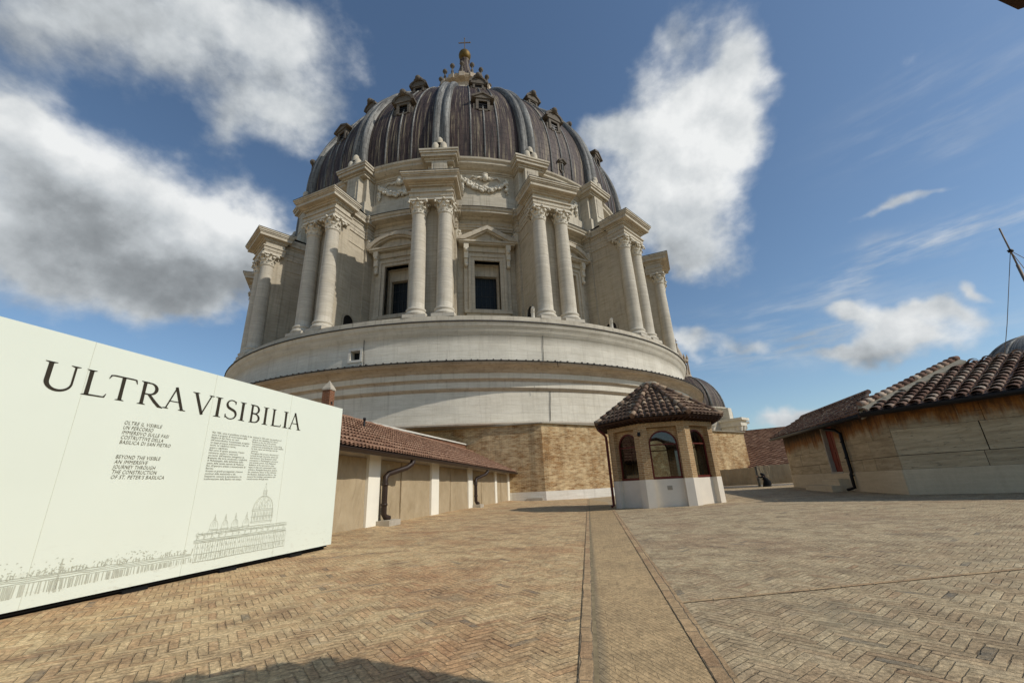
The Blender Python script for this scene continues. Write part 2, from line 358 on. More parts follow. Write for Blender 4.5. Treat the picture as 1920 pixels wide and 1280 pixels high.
def mk_herring(name, ca, cb, cc, ang, off, rc):
    """herringbone brick paving, bricks four times as long as wide"""
    m, k = new_mat(name)
    N = 4.0; WB = .053
    big = k.noise(k.obj, .35, 5, .6); mid = k.noise(k.obj, 2.2, 6, .65); fine = k.noise(k.obj, 45, 4, .72); f2 = k.noise(k.obj, 13, 5, .7)
    wob = k.noise(k.obj, 6.0, 3, .6, 0, 'Color')
    p = k.vm('ADD', k.obj, k.vm('SCALE', k.vm('SUBTRACT', wob, (.5, .5, .5)), scale=.018))
    p = k.mapping(p, (1 / WB, 1 / WB, 1), off, (0, 0, ang))
    sx = k.n('ShaderNodeSeparateXYZ'); k.put(sx.inputs[0], p); x, y = sx.outputs[0], sx.outputs[1]
    i = k.m('FLOOR', x); j = k.m('FLOOR', y); fx = k.m('SUBTRACT', x, i); fy = k.m('SUBTRACT', y, j)
    kk = k.m('FLOORED_MODULO', k.m('SUBTRACT', i, j), 2 * N)
    hor = k.m('LESS_THAN', kk, N - .5)
    vt = k.m('SUBTRACT', 2 * N - 1, kk)
    lon = k.m('ADD', k.m('MULTIPLY', hor, k.m('ADD', kk, fx)), k.m('MULTIPLY', k.m('SUBTRACT', 1, hor), k.m('ADD', vt, fy)))
    lat = k.m('ADD', k.m('MULTIPLY', hor, fy), k.m('MULTIPLY', k.m('SUBTRACT', 1, hor), fx))
    idx = k.m('ADD', k.m('MULTIPLY', hor, k.m('SUBTRACT', i, kk)), k.m('MULTIPLY', k.m('SUBTRACT', 1, hor), k.m('ADD', i, .37)))
    idy = k.m('ADD', k.m('MULTIPLY', hor, j), k.m('MULTIPLY', k.m('SUBTRACT', 1, hor), k.m('SUBTRACT', j, vt)))
    cmb = k.n('ShaderNodeCombineXYZ'); k.put(cmb.inputs[0], idx); k.put(cmb.inputs[1], idy)
    wn = k.n('ShaderNodeTexWhiteNoise', noise_dimensions='3D'); k.put(wn.inputs[0], cmb.outputs[0]); rnd = wn.outputs['Value']
    sepc = k.n('ShaderNodeSeparateColor'); k.put(sepc.inputs[0], wn.outputs['Color']); r2 = sepc.outputs[1]; r3 = sepc.outputs[2]
    e = k.m('MINIMUM', k.m('MINIMUM', lat, k.m('SUBTRACT', 1, lat)), k.m('MINIMUM', lon, k.m('SUBTRACT', N, lon)))
    worn = k.m('MULTIPLY_ADD', f2, .34, -.11)                       # broken edges
    openj = k.m('MULTIPLY', k.smooth(k.m('ADD', k.m('MULTIPLY', mid, .75), k.m('MULTIPLY', r2, .25)), .53, .70), k.smooth(f2, .46, .62)); openj = k.m('MULTIPLY', openj, .11)
    j0 = k.m('SUBTRACT', e, k.m('ADD', k.m('MULTIPLY', worn, .5), openj))
    joint = k.m('MULTIPLY', k.m('SUBTRACT', 1.0, k.smooth(j0, -.02, .07)), k.ramp(k.m('ADD', k.m('MULTIPLY', mid, .55), k.m('MULTIPLY', f2, .45)), (.42, .10), (.60, 1.0)))
    cv = k.n('ShaderNodeCombineXYZ'); k.put(cv.inputs[0], k.m('MULTIPLY_ADD', lon, .55, k.m('MULTIPLY', rnd, 97.0))); k.put(cv.inputs[1], k.m('MULTIPLY_ADD', lat, 1.6, k.m('MULTIPLY', r2, 53.0))); k.put(cv.inputs[2], k.m('MULTIPLY', r3, 31.0))
    strk = k.noise(cv.outputs[0], 1.5, 5, .7)
    red = k.noise(k.mapping(k.obj, (1, 1, 1), (7, 3, 0)), .55, 4, .6)
    c = k.ramp(rnd, (0.0, k_mid(ca, cb)), (.35, ca), (.6, k_mid(ca, cc)), (.93, cc), (1.0, cb))
    c = k.mix(k.ramp(big, (.35, 0.0), (.68, .55)), c, k.mix(.6, c, cc))
    c = k.mix(k.m('MULTIPLY', k.ramp(mid, (.45, 0.0), (.66, 1.0)), .55), c, k_mid(cb, (.10, .075, .05)))
    c = k.mix(k.m('MULTIPLY', k.ramp(red, (.5, 0.0), (.68, 1.0)), .5), c, rc)
    c = k.mix(k.ramp(strk, (.53, 0.0), (.64, .9)), c, k.mix(.3, c, (.10, .07, .045)))
    c = k.mix(k.ramp(strk, (.30, .6), (.42, 0.0)), c, k.mix(.55, c, (.62, .52, .38)))
    lich = k.m('MULTIPLY', k.smooth(k.noise(k.mapping(k.obj, (1, 1, 1), (11, 4, 0)), .9, 7, .72), .56, .68), k.ramp(fine, (.40, .15), (.6, 1.0)))
    c = k.mix(k.m('MULTIPLY', lich, .6), c, (.125, .118, .092))
    grey = k.m('MULTIPLY', k.smooth(r3, .980, .988), k.ramp(f2, (.4, .25), (.6, 1.0)))
    c = k.mix(k.m('MULTIPLY', grey, .8), c, (.12, .112, .092))
    c = k.mix(.95, c, k.ramp(fine, (.28, .45), (.5, 1.0), (.72, 1.5)), 'MULTIPLY')
    c = k.mix(.85, c, k.ramp(f2, (.3, .58), (.7, 1.32)), 'MULTIPLY')
    blot = k.noise(k.mapping(k.obj, (1, 1, 1), (3, 9, 0)), 4.5, 6, .7)
    c = k.mix(k.ramp(blot, (.56, 0.0), (.68, .7)), c, k.mix(.4, c, (.09, .068, .045)))
    c = k.mix(k.ramp(blot, (.32, .55), (.44, 0.0)), c, k.mix(.5, c, (.52, .43, .30)))
    jc = k.mix(k.smooth(openj, .03, .11), k.mix(.28, c, (.12, .085, .05)), (.045, .03, .018))
    c = k.mix(k.m('MULTIPLY', joint, .9), c, jc)
    h = k.m('ADD', k.m('MULTIPLY', rnd, .35), k.m('ADD', k.m('MULTIPLY', fine, .25), k.m('MULTIPLY', f2, .55)))
    h = k.m('SUBTRACT', h, k.m('MULTIPLY', joint, .9))
    finish(k, c, .93, h, .02, .85)
    return m
def k_mid(a, b): return tuple((p + q) / 2 for p, q in zip(a, b))
M['pave_l'] = mk_herring('herringbone_brick_warm', srgb(198, 168, 124), srgb(182, 142, 104), srgb(208, 182, 138), radians(-35), (.3, .2, 0), srgb(172, 120, 82))
M['pave_r'] = mk_herring('herringbone_brick_dull', srgb(184, 163, 128), srgb(166, 138, 106), srgb(192, 173, 138), radians(-37), (.1, .6, 0), srgb(160, 130, 102))
def mk_stack(name, ca, cb, bw, bh, jm=1.0, moss=0.0):
    m, k = new_mat(name)
    wob = k.noise(k.obj, 5.0, 3, .6, 0, 'Color')
    uvw = k.vm('ADD', k.uv, k.vm('SCALE', k.vm('SUBTRACT', wob, (.5, .5, .5)), scale=.035))
    br = k.n('ShaderNodeTexBrick'); k.put(br.inputs['Vector'], uvw)
    br.inputs['Color1'].default_value = (*ca, 1); br.inputs['Color2'].default_value = (*cb, 1); br.inputs['Mortar'].default_value = (.29, .22, .14, 1)
    br.inputs['Scale'].default_value = 1; br.inputs['Mortar Size'].default_value = .006; br.inputs['Mortar Smooth'].default_value = .6
    br.inputs['Brick Width'].default_value = bw; br.inputs['Row Height'].default_value = bh
    fine = k.noise(k.obj, 45, 4, .72); f2 = k.noise(k.obj, 11, 5, .7); mid = k.noise(k.obj, 1.6, 5, .65)
    bc = k.mix(jm, k_mid(ca, cb), br.outputs['Color'])
    c = k.mix(k.m('MULTIPLY', k.ramp(mid, (.42, 0.0), (.62, 1.0)), .4), bc, k.mix(.5, bc, (.09, .075, .055)))
    dash = k.noise(k.mapping(k.uv, (2.2, 16, 1)), 1.0, 5, .7)
    c = k.mix(k.ramp(dash, (.60, 0.0), (.70, .75)), c, k.mix(.35, c, (.07, .05, .03)))
    if moss:
        su = k.n('ShaderNodeSeparateXYZ'); k.put(su.inputs[0], k.uv)
        ed = k.m('SUBTRACT', 1.0, k.smooth(k.m('ADD', su.outputs[0], k.m('MULTIPLY', k.m('SUBTRACT', mid, .5), .25)), .05, .20))
        c = k.mix(k.m('MULTIPLY', ed, moss), c, (.17, .15, .105))
    c = k.mix(.85, c, k.ramp(fine, (.28, .55), (.5, 1.0), (.74, 1.38)), 'MULTIPLY')
    c = k.mix(.7, c, k.ramp(f2, (.3, .62), (.7, 1.25)), 'MULTIPLY')
    finish(k, c, .93, k.m('SUBTRACT', k.m('MULTIPLY_ADD', f2, .7, k.m('MULTIPLY', fine, .3)), br.outputs['Fac']), .02, .8)
    return m
M['band'] = mk_stack('brick_edge_band', srgb(190, 162, 122), srgb(168, 136, 102), .27, .075)
M['chan'] = mk_stack('channel_brick', srgb(196, 170, 128), srgb(184, 154, 114), .42, .075, .35, .6)
M['gutline'] = simple('mossy_gutter_line', srgb(144, 128, 98), .95, 0, .5, 12)

# ------------------------------------------------------------------ mesh building helpers
class MB:
    def __init__(s): s.v = []; s.f = []; s.uv = []; s.t = []; s.sm = []
    def face(s, pts, uv=None, tint=.5, smooth=False):
        i0 = len(s.v); s.v += [tuple(p) for p in pts]; s.f.append(tuple(range(i0, i0 + len(pts))))
        s.uv.append(uv); s.t.append(tint); s.sm.append(smooth)
    def grid(s, rows, closed=False, uvs=None, tint=.5, smooth=True, skip=None):
        """rows: list of equally long point lists"""
        i0 = len(s.v); n = len(rows[0])
        for r in rows: s.v += [tuple(p) for p in r]
        for a in range(len(rows) - 1):
            for b in range(n if closed else n - 1):
                if skip and skip(a, b): continue
                b2 = (b + 1) % n
                s.f.append((i0 + a * n + b, i0 + a * n + b2, i0 + (a + 1) * n + b2, i0 + (a + 1) * n + b))
                if uvs:
                    u = uvs
                    s.uv.append([u(a, b), u(a, b + 1), u(a + 1, b + 1), u(a + 1, b)])
                else: s.uv.append(None)
                s.t.append(tint); s.sm.append(smooth)
    def box(s, x0, x1, y0, y1, z0, z1, M_=None, tint=.5):
        P = [Vector((x, y, z)) for z in (z0, z1) for y in (y0, y1) for x in (x0, x1)]
        if M_ is not None: P = [M_ @ p for p in P]
        for q in ((0, 2, 3, 1), (4, 5, 7, 6), (0, 1, 5, 4), (2, 6, 7, 3), (0, 4, 6, 2), (1, 3, 7, 5)):
            s.face([P[i] for i in q], None, tint)
    def prism(s, poly, z0, z1, tint=.5, top=True, bottom=True):
        n = len(poly)
        for i in range(n):
            a, b = poly[i], poly[(i + 1) % n]
            s.face([(a[0], a[1], z0), (b[0], b[1], z0), (b[0], b[1], z1), (a[0], a[1], z1)], None, tint)
        if top: s.face([(p[0], p[1], z1) for p in poly], None, tint)
        if bottom: s.face([(p[0], p[1], z0) for p in reversed(poly)], None, tint)
    def extrude(s, poly, fn, d0, d1, smooth=False):
        """poly: 2d outline (a,b); fn(a,b,d)->point; closed solid between depth d0 and d1"""
        n = len(poly)
        for i in range(n):
            a, b = poly[i], poly[(i + 1) % n]
            s.face([fn(*a, d0), fn(*b, d0), fn(*b, d1), fn(*a, d1)], None, .5, smooth)
        s.face([fn(*p, d1) for p in poly]); s.face([fn(*p, d0) for p in reversed(poly)])
    def lathe(s, prof, c=(0, 0), a0=-pi, a1=pi, n=64, smooth=True, uscale=None, skip=None, angs=None, tint=.5):
        """prof list of (r,z); angle 0 points to -Y, growing towards +X"""
        if angs is None: angs = [a0 + (a1 - a0) * i / n for i in range(n + 1)]
        rows = [[(c[0] + r * sin(a), c[1] - r * cos(a), z) for a in angs] for r, z in prof]
        R = uscale or max(r for r, z in prof)
        L = [0.0]
        for p, q in zip(prof, prof[1:]): L.append(L[-1] + hypot(p[0] - q[0], p[1] - q[1]))
        vv = [prof[0][1] + l for l in L]
        s.grid(rows, False, lambda a, b: (angs[min(b, len(angs) - 1)] * R, vv[a]), tint, smooth, skip)
    def tube(s, path, r, n=8, cap=True, tint=.5):
        path = [Vector(p) for p in path]; rs = r if isinstance(r, (list, tuple)) else [r] * len(path)
        rows = []; ref = None
        for i, p in enumerate(path):
            t = (path[min(i + 1, len(path) - 1)] - path[max(i - 1, 0)]).normalized()
            if ref is None: ref = t.orthogonal().normalized()
            ref = (ref - t * ref.dot(t)).normalized(); b = t.cross(ref)
            rows.append([p + rs[i] * (cos(2 * pi * k / n) * ref + sin(2 * pi * k / n) * b) for k in range(n)])
        s.grid(rows, True, None, tint)
        if cap:
            s.face(list(reversed(rows[0]))); s.face(rows[-1])
    def ball(s, c, r, n=8, m=6, sq=(1, 1, 1), tint=.5):
        rows = []
        for j in range(m + 1):
            ph = -pi / 2 + pi * j / m
            rows.append([(c[0] + r * sq[0] * cos(ph) * cos(2 * pi * k / n), c[1] + r * sq[1] * cos(ph) * sin(2 * pi * k / n), c[2] + r * sq[2] * sin(ph)) for k in range(n)])
        s.grid(rows, True, None, tint)
    def add(s, o, M_):
        i0 = len(s.v); s.v += [tuple(M_ @ Vector(p)) for p in o.v]
        s.f += [tuple(i + i0 for i in f) for f in o.f]; s.uv += o.uv; s.t += o.t; s.sm += o.sm
    def mesh(s, name, mat):
        me = bpy.data.meshes.new(name); me.from_pydata(s.v, [], s.f)
        me.materials.append(mat)
        ul = me.uv_layers.new(name='UVMap'); at = me.attributes.new('tint', 'FLOAT', 'FACE')
        at.data.foreach_set('value', s.t)
        me.polygons.foreach_set('use_smooth', s.sm)
        for p in me.polygons:
            u = s.uv[p.index]
            if u is None:
                nrm = p.normal
                if abs(nrm.z) < .75:
                    t = Vector((-nrm.y, nrm.x, 0)).normalized()
                    for li in p.loop_indices:
                        co = me.vertices[me.loops[li].vertex_index].co; ul.data[li].uv = (co.dot(t), co.z)
                else:
                    for li in p.loop_indices:
                        co = me.vertices[me.loops[li].vertex_index].co; ul.data[li].uv = (co.x, co.y)
            else:
                for li, q in zip(p.loop_indices, u): ul.data[li].uv = q
        bm = bmesh.new(); bm.from_mesh(me); bmesh.ops.remove_doubles(bm, verts=bm.verts, dist=.0004); bm.to_mesh(me); bm.free()
        me.update()
        return me
    def build(s, name, mat, parent=None, M_=None):
        return link(name, s.mesh(name, mat), parent, M_)
def link(name, me, parent=None, M_=None):
    o = bpy.data.objects.new(name, me); COL.objects.link(o)
    if parent is not None: o.parent = parent
    if M_ is not None: o.matrix_local = M_
    return o
def tag(o, label, cat, group=None):
    o['label'] = label; o['category'] = cat
    if group: o['group'] = group
    return o
def thing(name, label, cat, M_=None, group=None):
    o = bpy.data.objects.new(name, None); COL.objects.link(o); o.empty_display_size = .3
    if M_ is not None: o.matrix_world = M_
    return tag(o, label, cat, group)
def structure(o): o['kind'] = 'structure'; return o
def copy_tree(o, parent=None):
    c = o.copy(); COL.objects.link(c); c.parent = parent
    for ch in o.children: copy_tree(ch, c)
    return c
def frame2(ox, oy, oz, dx, dy):
    """local X along (dx,dy), local Z up"""
    l = hypot(dx, dy); dx /= l; dy /= l
    return Matrix(((dx, -dy, 0, ox), (dy, dx, 0, oy), (0, 0, 1, oz), (0, 0, 0, 1)))
def T(x, y, z): return Matrix.Translation((x, y, z))
def RZ(a): return Matrix.Rotation(a, 4, 'Z')

def tile_cover(mb, o, xd, yd, nd, x, y0, L, r1, r2, lift, tint, seg=5):
    """one curved cover tile lying along yd (up the slope)"""
    rows = []
    for yy, r, h in ((y0, r1, lift), (y0 + L, r2, 0.0)):
        rows.append([o + xd * (x + r * cos(pi * k / seg)) + yd * yy + nd * (h + r * .72 * sin(pi * k / seg)) for k in range(seg + 1)])
    mb.grid(rows, False, None, tint, True)
    # thickness at the lower edge
    inner = [o + xd * (x + (r1 - .016) * cos(pi * k / seg)) + yd * (y0 + .001) + nd * (lift + (r1 - .018) * .72 * sin(pi * k / seg)) for k in range(seg + 1)]
    mb.grid([inner, rows[0]], False, None, tint, False)
def tile_roof(name, mat, parent, o, xd, yd, W, h, a=0.0, b=None, cw=.21, rl=.36, M_=None, jit=.012, phase=0.0, a0=0.0):
    """field of pan-and-cover tiles. eave along xd (0..W), slope along yd; the top edge runs from x=a to x=b at height h"""
    b = W if b is None else b
    o, xd, yd = Vector(o), Vector(xd).normalized(), Vector(yd).normalized(); nd = xd.cross(yd).normalized()
    mb = MB(); rnd = random.Random(sum(map(ord, name)) + int(W * 1000))
    def top(x):
        if x < a: return h * x / a
        if x > b: return h * (W - x) / (W - b)
        return h
    n = max(2, int(round(W / cw))); cw = W / n
    for i in range(n):
        x = (i + .5) * cw; H_ = top(x)
        if H_ <= .08: continue
        y = -.03; ct = rnd.uniform(-.12, .12)
        # concave pan to the right of the cover
        px = x + cw * .5; Hp = top(min(px, W - 1e-4))
        if Hp > .1 and px < W - .02:
            yy = -.05
            while yy < Hp - .03:
                L = min(rl * 1.08, Hp - yy); rows = []
                for q, lf in ((yy, .012), (yy + L, 0.0)):
                    rows.append([o + xd * (px + cw * .5 * t) + yd * q + nd * (lf + .012 + .03 * t * t) for t in (-1, -.5, 0, .5, 1)])
                mb.grid(rows, False, None, min(1, max(0, .3 + ct + rnd.uniform(-.25, .25))), True)
                yy += rl
        while y < H_ - .04:
            L = min(rl * 1.12, H_ - y + .03)
            tint = min(1, max(0, .5 + ct + rnd.gauss(0, .22)))
            tile_cover(mb, o, xd, yd, nd, x + rnd.uniform(-jit, jit), y, L, cw * .40, cw * .33, .045 + rnd.uniform(0, .012), tint)
            y += rl
    ob = mb.build(name, mat, parent, M_)
    return ob

# ------------------------------------------------------------------ ground
G0 = Vector((.33, 2.51)); GD = Vector((2.76 - .33, 18.18 - 2.51)).normalized(); GN = Vector((GD.y, -GD.x))
def gz(x, y):
    d = (Vector((x, y)) - G0).dot(GN)
    if d < 0:
        d = min(-d, 12.0)
        return d * .019 if d < 4.4 else .0836 + min(d - 4.4, 1.2) * .07
    return min(d, 16.0) * .02
def gpt(s, d, dz=0.0):
    p = G0 + GD * s + GN * d
    return (p.x, p.y, gz(p.x, p.y) + dz)
mb = MB(); ss = [-400, -60, -20, 0, 20, 40, 60, 400]
mb.grid([[gpt(s, d) for d in (-400, -60, -12, -5.6, -4.4, 0)] for s in ss], False, None, .5, False)
structure(mb.build('ground', M['pave_l']))
mb = MB()
mb.grid([[gpt(s, d) for d in (0, 6, 16, 60, 400)] for s in ss], False, None, .5, False)
structure(mb.build('pavement', M['pave_r']))
def strip(name, mat, pts_l, pts_r, dz, seglen=.5, rot=False):
    """flat band between two polylines given as (x,y)"""
    mb = MB(); L = 0
    rowsA, rowsB, ls = [], [], []
    a0, a1 = Vector(pts_l[0]), Vector(pts_l[1]); b0, b1 = Vector(pts_r[0]), Vector(pts_r[1])
    n = 40
    for i in range(n):
        t0, t1 = i / n, (i + 1) / n
        q = [a0.lerp(a1, t0), b0.lerp(b1, t0), b0.lerp(b1, t1), a0.lerp(a1, t1)]
        w0 = (q[1] - q[0]).length; w1 = (q[2] - q[3]).length; l0 = (a1 - a0).length * t0; l1 = (a1 - a0).length * t1
        uv = [(0, l0), (w0, l0), (w1, l1), (0, l1)]
        if rot: uv = [(v, u) for u, v in uv]
        mb.face([(p.x, p.y, gz(p.x, p.y) + dz) for p in q], uv)
    return structure(mb.build(name, mat))
def ln(p, q, t): return (p[0] + (q[0] - p[0]) * t, p[1] + (q[1] - p[1]) * t)
LN, LF = (.33, 2.51), (2.76, 18.18)          # gutter line, near and far
RN, RF = (.87, 2.40), (3.18, 15.71)          # right edge of the channel
LN2, RN2 = ln(LN, LF, -.25), ln(RN, RF, -.30)
strip('gutter_channel', M['chan'], (ln(LN2, LF, 0), ln(LN, LF, 1.7)), (RN2, ln(RN, RF, 1.55)), .004)
off = lambda p, d: (p[0] + GN.x * d, p[1] + GN.y * d)
strip('gutter_line', M['gutline'], (off(LN2, -.006), off(ln(LN, LF, 1.7), -.006)), (off(LN2, .018), off(ln(LN, LF, 1.7), .03)), .008)
strip('brick_edging', M['band'], (off(LN2, -.082), off(ln(LN, LF, 1.7), -.082)), (off(LN2, -.006), off(ln(LN, LF, 1.7), -.006)), .0085, rot=True)
strip('brick_edging', M['band'], (RN2, ln(RN, RF, 1.25)), (off(RN2, .105), off(ln(RN, RF, 1.25), .105)), .0085, rot=True)
J0, J1 = (1.05, 3.70), (9.5, 4.50)
strip('brick_edging', M['band'], (J0, J1), ((J0[0] + .01, J0[1] + .045), (J1[0] + .01, J1[1] + .045)), .0045, rot=True)

# ------------------------------------------------------------------ the great dome (local angle 0 faces the viewer, -Y)
AX, AY = -6.605, 59.95
dome = thing('domed_church', 'huge travertine drum with paired columns and a ribbed lead dome topped by a gilded ball', 'church dome', T(AX, AY, 0))
def pol(R, a, z): return (R * sin(a), -R * cos(a), z)
D = pi / 180
# brick octagon below
oc = [(15.6 + 45 * k, {0: 31.1, 1: 33.7, 7: 30.1}.get(k, 32.6)) for k in range(8)]
P8 = [pol(R, a * D, 0)[:2] for a, R in oc]
mb = MB(); mb.prism(P8, .62, 5.12, bottom=False); mb.build('brick_octagon', M['brick_oct'], dome)
sc = lambda f: [(p[0] * f, p[1] * f) for p in P8]
mb = MB(); mb.prism(sc(1.0035), -.2, .62, bottom=False); mb.build('plaster_base', M['plaster_old'], dome)
mb = MB(); mb.prism(sc(1.006), 5.12, 5.20); mb.build('octagon_coping', M['mortar_strip'], dome)
# round lower wall, mouldings, upper ring
mb = MB(); mb.lathe([(27.0, 5.21), (30.02, 5.215), (30.1, 5.24), (30.12, 5.34), (29.6, 5.46), (29.22, 5.52)], n=144, smooth=False); mb.build('string_course', M['trav_dark'], dome)
lo = [(29.2, 5.50), (29.2, 7.84)]
mb = MB(); mb.lathe(lo, n=144); mb.build('lower_drum_wall', M['trav_ring'], dome)
for pr_ in ([(29.2, 7.84), (29.24, 7.92), (29.34, 7.98), (29.40, 8.09)], [(29.43, 8.52), (29.47, 8.62), (29.56, 8.70), (29.62, 8.76)], [(29.68, 9.17), (29.76, 9.22), (29.86, 9.34), (30.08, 9.50), (30.34, 9.60), (30.46, 9.62), (30.5, 9.70), (30.6, 9.72), (30.6, 9.80)]):
    mb = MB(); mb.lathe(pr_, n=144, smooth=False); mb.build('cornice_moulding', M['trav_dark'], dome)  # browner stone puts the shade of the down-facing profile into the colour
for pr_ in ([(29.38, 8.09), (29.44, 8.09), (29.44, 8.52), (29.40, 8.52)], [(29.60, 8.76), (29.66, 8.76), (29.66, 9.17), (29.62, 9.17)]):
    mb = MB(); mb.lathe(pr_, n=144, smooth=False); mb.build('cornice_fascia', M['trav_ring'], dome)  # paler stone paints the bands as sunlit between the darker mouldings
mb = MB(); mb.lathe([(30.58, 9.80), (30.68, 9.80), (30.68, 9.88), (29.0, 10.36), (28.95, 10.42)], n=144, smooth=False)
rr = random.Random(5)
for i in range(330):
    a = -pi + 2 * pi * i / 330 + rr.uniform(-.003, .003)
    if abs(a) < 1.9:
        mb.box(-.05, .05, -30.70 - rr.uniform(0, .02), -30.4, 9.86, 9.925 + rr.uniform(-.02, .03), RZ(a))
mb.build('lead_capping', M['lead_edge'], dome)
ri = [(28.9, 10.36), (28.9, 12.50), (28.98, 12.54), (29.0, 12.72), (29.1, 12.80), (29.1, 12.98), (29.2, 13.06), (29.32, 13.26), (29.36, 13.44)]
WA = [-11.51 * D]      # small service window in the ring
mb = MB()
angs = sorted([-pi + 2 * pi * i / 144 for i in range(145)] + [-12.45 * D, -10.72 * D])
angs = [a for a in angs if not (-12.44 * D < a < -10.73 * D)]
ri2 = [(28.9, 10.36), (28.9, 10.95), (28.9, 11.72)] + ri[1:]
mb.lathe(ri2, angs=angs, skip=lambda a, b: a == 1 and abs(angs[b] + 12.45 * D) < 1e-6)
mb.build('ring_wall', M['trav_ring'], dome)
mb = MB(); mb.lathe([(29.34, 13.44), (29.44, 13.44), (29.44, 13.52), (28.98, 13.74)], n=144, smooth=False); mb.build('lead_capping', M['lead_edge'], dome)
mb = MB(); mb.lathe([(28.98, 13.72), (28.96, 14.12), (22.0, 14.14)], n=144, smooth=False); mb.build('drum_step', M['trav_plain'], dome)
def small_window():
    Mx = RZ(-11.58 * D)
    f = MB()
    for x0, x1, z0, z1 in ((-.62, -.43, 10.76, 11.92), (.43, .62, 10.76, 11.92), (-.43, .43, 11.72, 11.92), (-.43, .43, 10.76, 10.95)): f.box(x0, x1, -28.97, -28.3, z0, z1)
    w_ = f.build('small_window', M['plaster_old'], dome, Mx)
    g = MB(); g.box(-.43, .43, -28.35, -28.3, 10.95, 11.72); g.build('pane', M['dark_glass'], w_)
small_window()
for a0, z0, a1, z1, R0 in ((-10.3, 13.45, -9.97, 10.4, 28.96), (18.4, 12.7, 18.2, 10.42, 28.96), (19.0, 9.9, 19.0, 9.4, 30.7), (18.7, 7.9, 18.4, 5.6, 29.25)):
    mb = MB(); mb.tube([pol(R0, (a0 + (a1 - a0) * t) * D + .0006 * sin(t * 9), z0 + (z1 - z0) * t) for t in (0, .25, .5, .75, 1)], .022, 5); mb.build('lightning_cable', M['black_metal_and_shade'], dome)

# drum wall with real window openings
RW = 23.0; BAY = 11.2
angs = []
for k in range(16):
    c = (BAY + 22.5 * k) * D
    angs += [c - 11.25 * D + 1e-5, c - 6.5 * D, c - 3.17 * D, c, c + 3.17 * D, c + 6.5 * D]
angs.append(angs[0] + 2 * pi)
prof = [(RW, 14.1), (RW, 17.15), (RW, 22.5), (RW, 26.0)]
mb = MB(); mb.lathe(prof, angs=angs, smooth=False, skip=lambda a, b: a == 1 and b % 6 in (2, 3))
mb.build('drum_wall', M['trav'], dome)
en = [(RW, 26.0), (23.22, 26.02), (23.22, 26.22), (23.32, 26.24), (23.32, 26.50), (23.44, 26.54), (23.44, 26.62), (23.2, 26.64), (23.2, 27.12), (23.42, 27.22), (23.5, 27.4), (24.3, 27.44), (24.3, 27.64), (24.42, 27.70), (24.52, 27.92)]
mb = MB(); mb.lathe(en, n=144, smooth=False); mb.build('entablature', M['trav_plain'], dome)
mb = MB(); mb.lathe([(24.5, 27.92), (24.58, 27.92), (24.58, 27.98), (23.3, 28.2)], n=144, smooth=False); mb.build('lead_capping', M['lead_edge'], dome)
at = [(23.55, 28.1), (23.55, 29.95), (23.4, 30.0), (23.25, 30.05), (23.25, 33.1), (23.4, 33.16), (23.4, 33.34), (23.7, 33.44), (24.1, 33.74), (24.1, 33.98), (24.3, 34.16), (24.34, 34.36), (23.2, 34.6)]
mb = MB(); mb.lathe(at, n=144, smooth=False); mb.build('attic_wall', M['trav_plain'], dome)

# lead shell and ribs
RP = [(34.2, 24.7), (36, 24.8), (38, 24.82), (40, 24.6), (43, 23.85), (46, 22.55), (49, 20.8), (52, 18.65), (55, 16.0), (57.5, 13.0), (59.2, 10.3), (60.4, 7.9), (61.2, 5.6)]
def rp(z):
    for (z0, r0), (z1, r1) in zip(RP, RP[1:]):
        if z <= z1: t = (z - z0) / (z1 - z0); return r0 + (r1 - r0) * t
    return RP[-1][1]
def fine_profile(off, n=60):
    # arc-length resampled, smoothed profile
    zs = [34.2 + (61.2 - 34.2) * (1 - (1 - i / n) ** 1.6) for i in range(n + 1)]
    rs = [rp(z) for z in zs]
    for _ in range(6): rs = [rs[0]] + [(rs[i - 1] + 2 * rs[i] + rs[i + 1]) / 4 for i in range(1, n)] + [rs[-1]]
    return [(r - off, z) for r, z in zip(rs, zs)]
PR = fine_profile(.62)
mb = MB(); mb.lathe(PR, n=128, uscale=24); mb.build('dome_shell', M['lead'], dome)
def rib_mesh():
    mb = MB(); pr_ = fine_profile(0.0, 46); pin = fine_profile(.75, 46)
    L = 0; rows = []; Ls = []
    for i, ((r, z), (r0, z0)) in enumerate(zip(pr_, pin)):
        if i: L += hypot(r - pr_[i - 1][0], z - pr_[i - 1][1])
        Ls.append(L); t = i / len(pr_); hw = .92 - .22 * t
        sec = [(-hw, 1.0), (-hw, .34), (-hw * .93, .12), (-hw * .72, -.06), (-hw * .42, -.02), (-hw * .2, .18), (-hw * .1, .40), (hw * .1, .40), (hw * .2, .18), (hw * .42, -.02), (hw * .72, -.06), (hw * .93, .12), (hw, .34), (hw, 1.0)]
        nr = Vector((r0 - r, z0 - z))      # inwards
        rows.append([(x, -(r + nr.x * d), z + nr.y * d) for x, d in sec])
    n = len(rows[0])
    mb.grid(rows, False, lambda a, b: (b * .16, Ls[a]), .5, True)
    return mb.mesh('rib', M['lead_rib'])
RIB = rib_mesh()
def seam_mesh(da):
    mb = MB(); pr_ = fine_profile(.50, 40)[:34]
    mb.tube([pol(r - .06, 0, z) for r, z in pr_], [.10] * len(pr_), 6)
    return mb.mesh('seam', M['lead_rib'])
SEAM = seam_mesh(0)
def mound_mesh():
    mb = MB()
    for x, y, z, s_ in ((-.42, -25.0, 34.55, .86), (.42, -25.0, 34.55, .86), (0, -24.9, 35.35, .8)):
        mb.lathe([(.44 * s_, z), (.46 * s_, z + .5 * s_), (.38 * s_, z + .85 * s_), (.2 * s_, z + 1.1 * s_), (0.01, z + 1.16 * s_)], (x, y), n=10)
    return mb.mesh('rib_foot_mounds', M['trav_plain'])
MOUND = mound_mesh()
VIS = [k for k in range(-6, 7)]
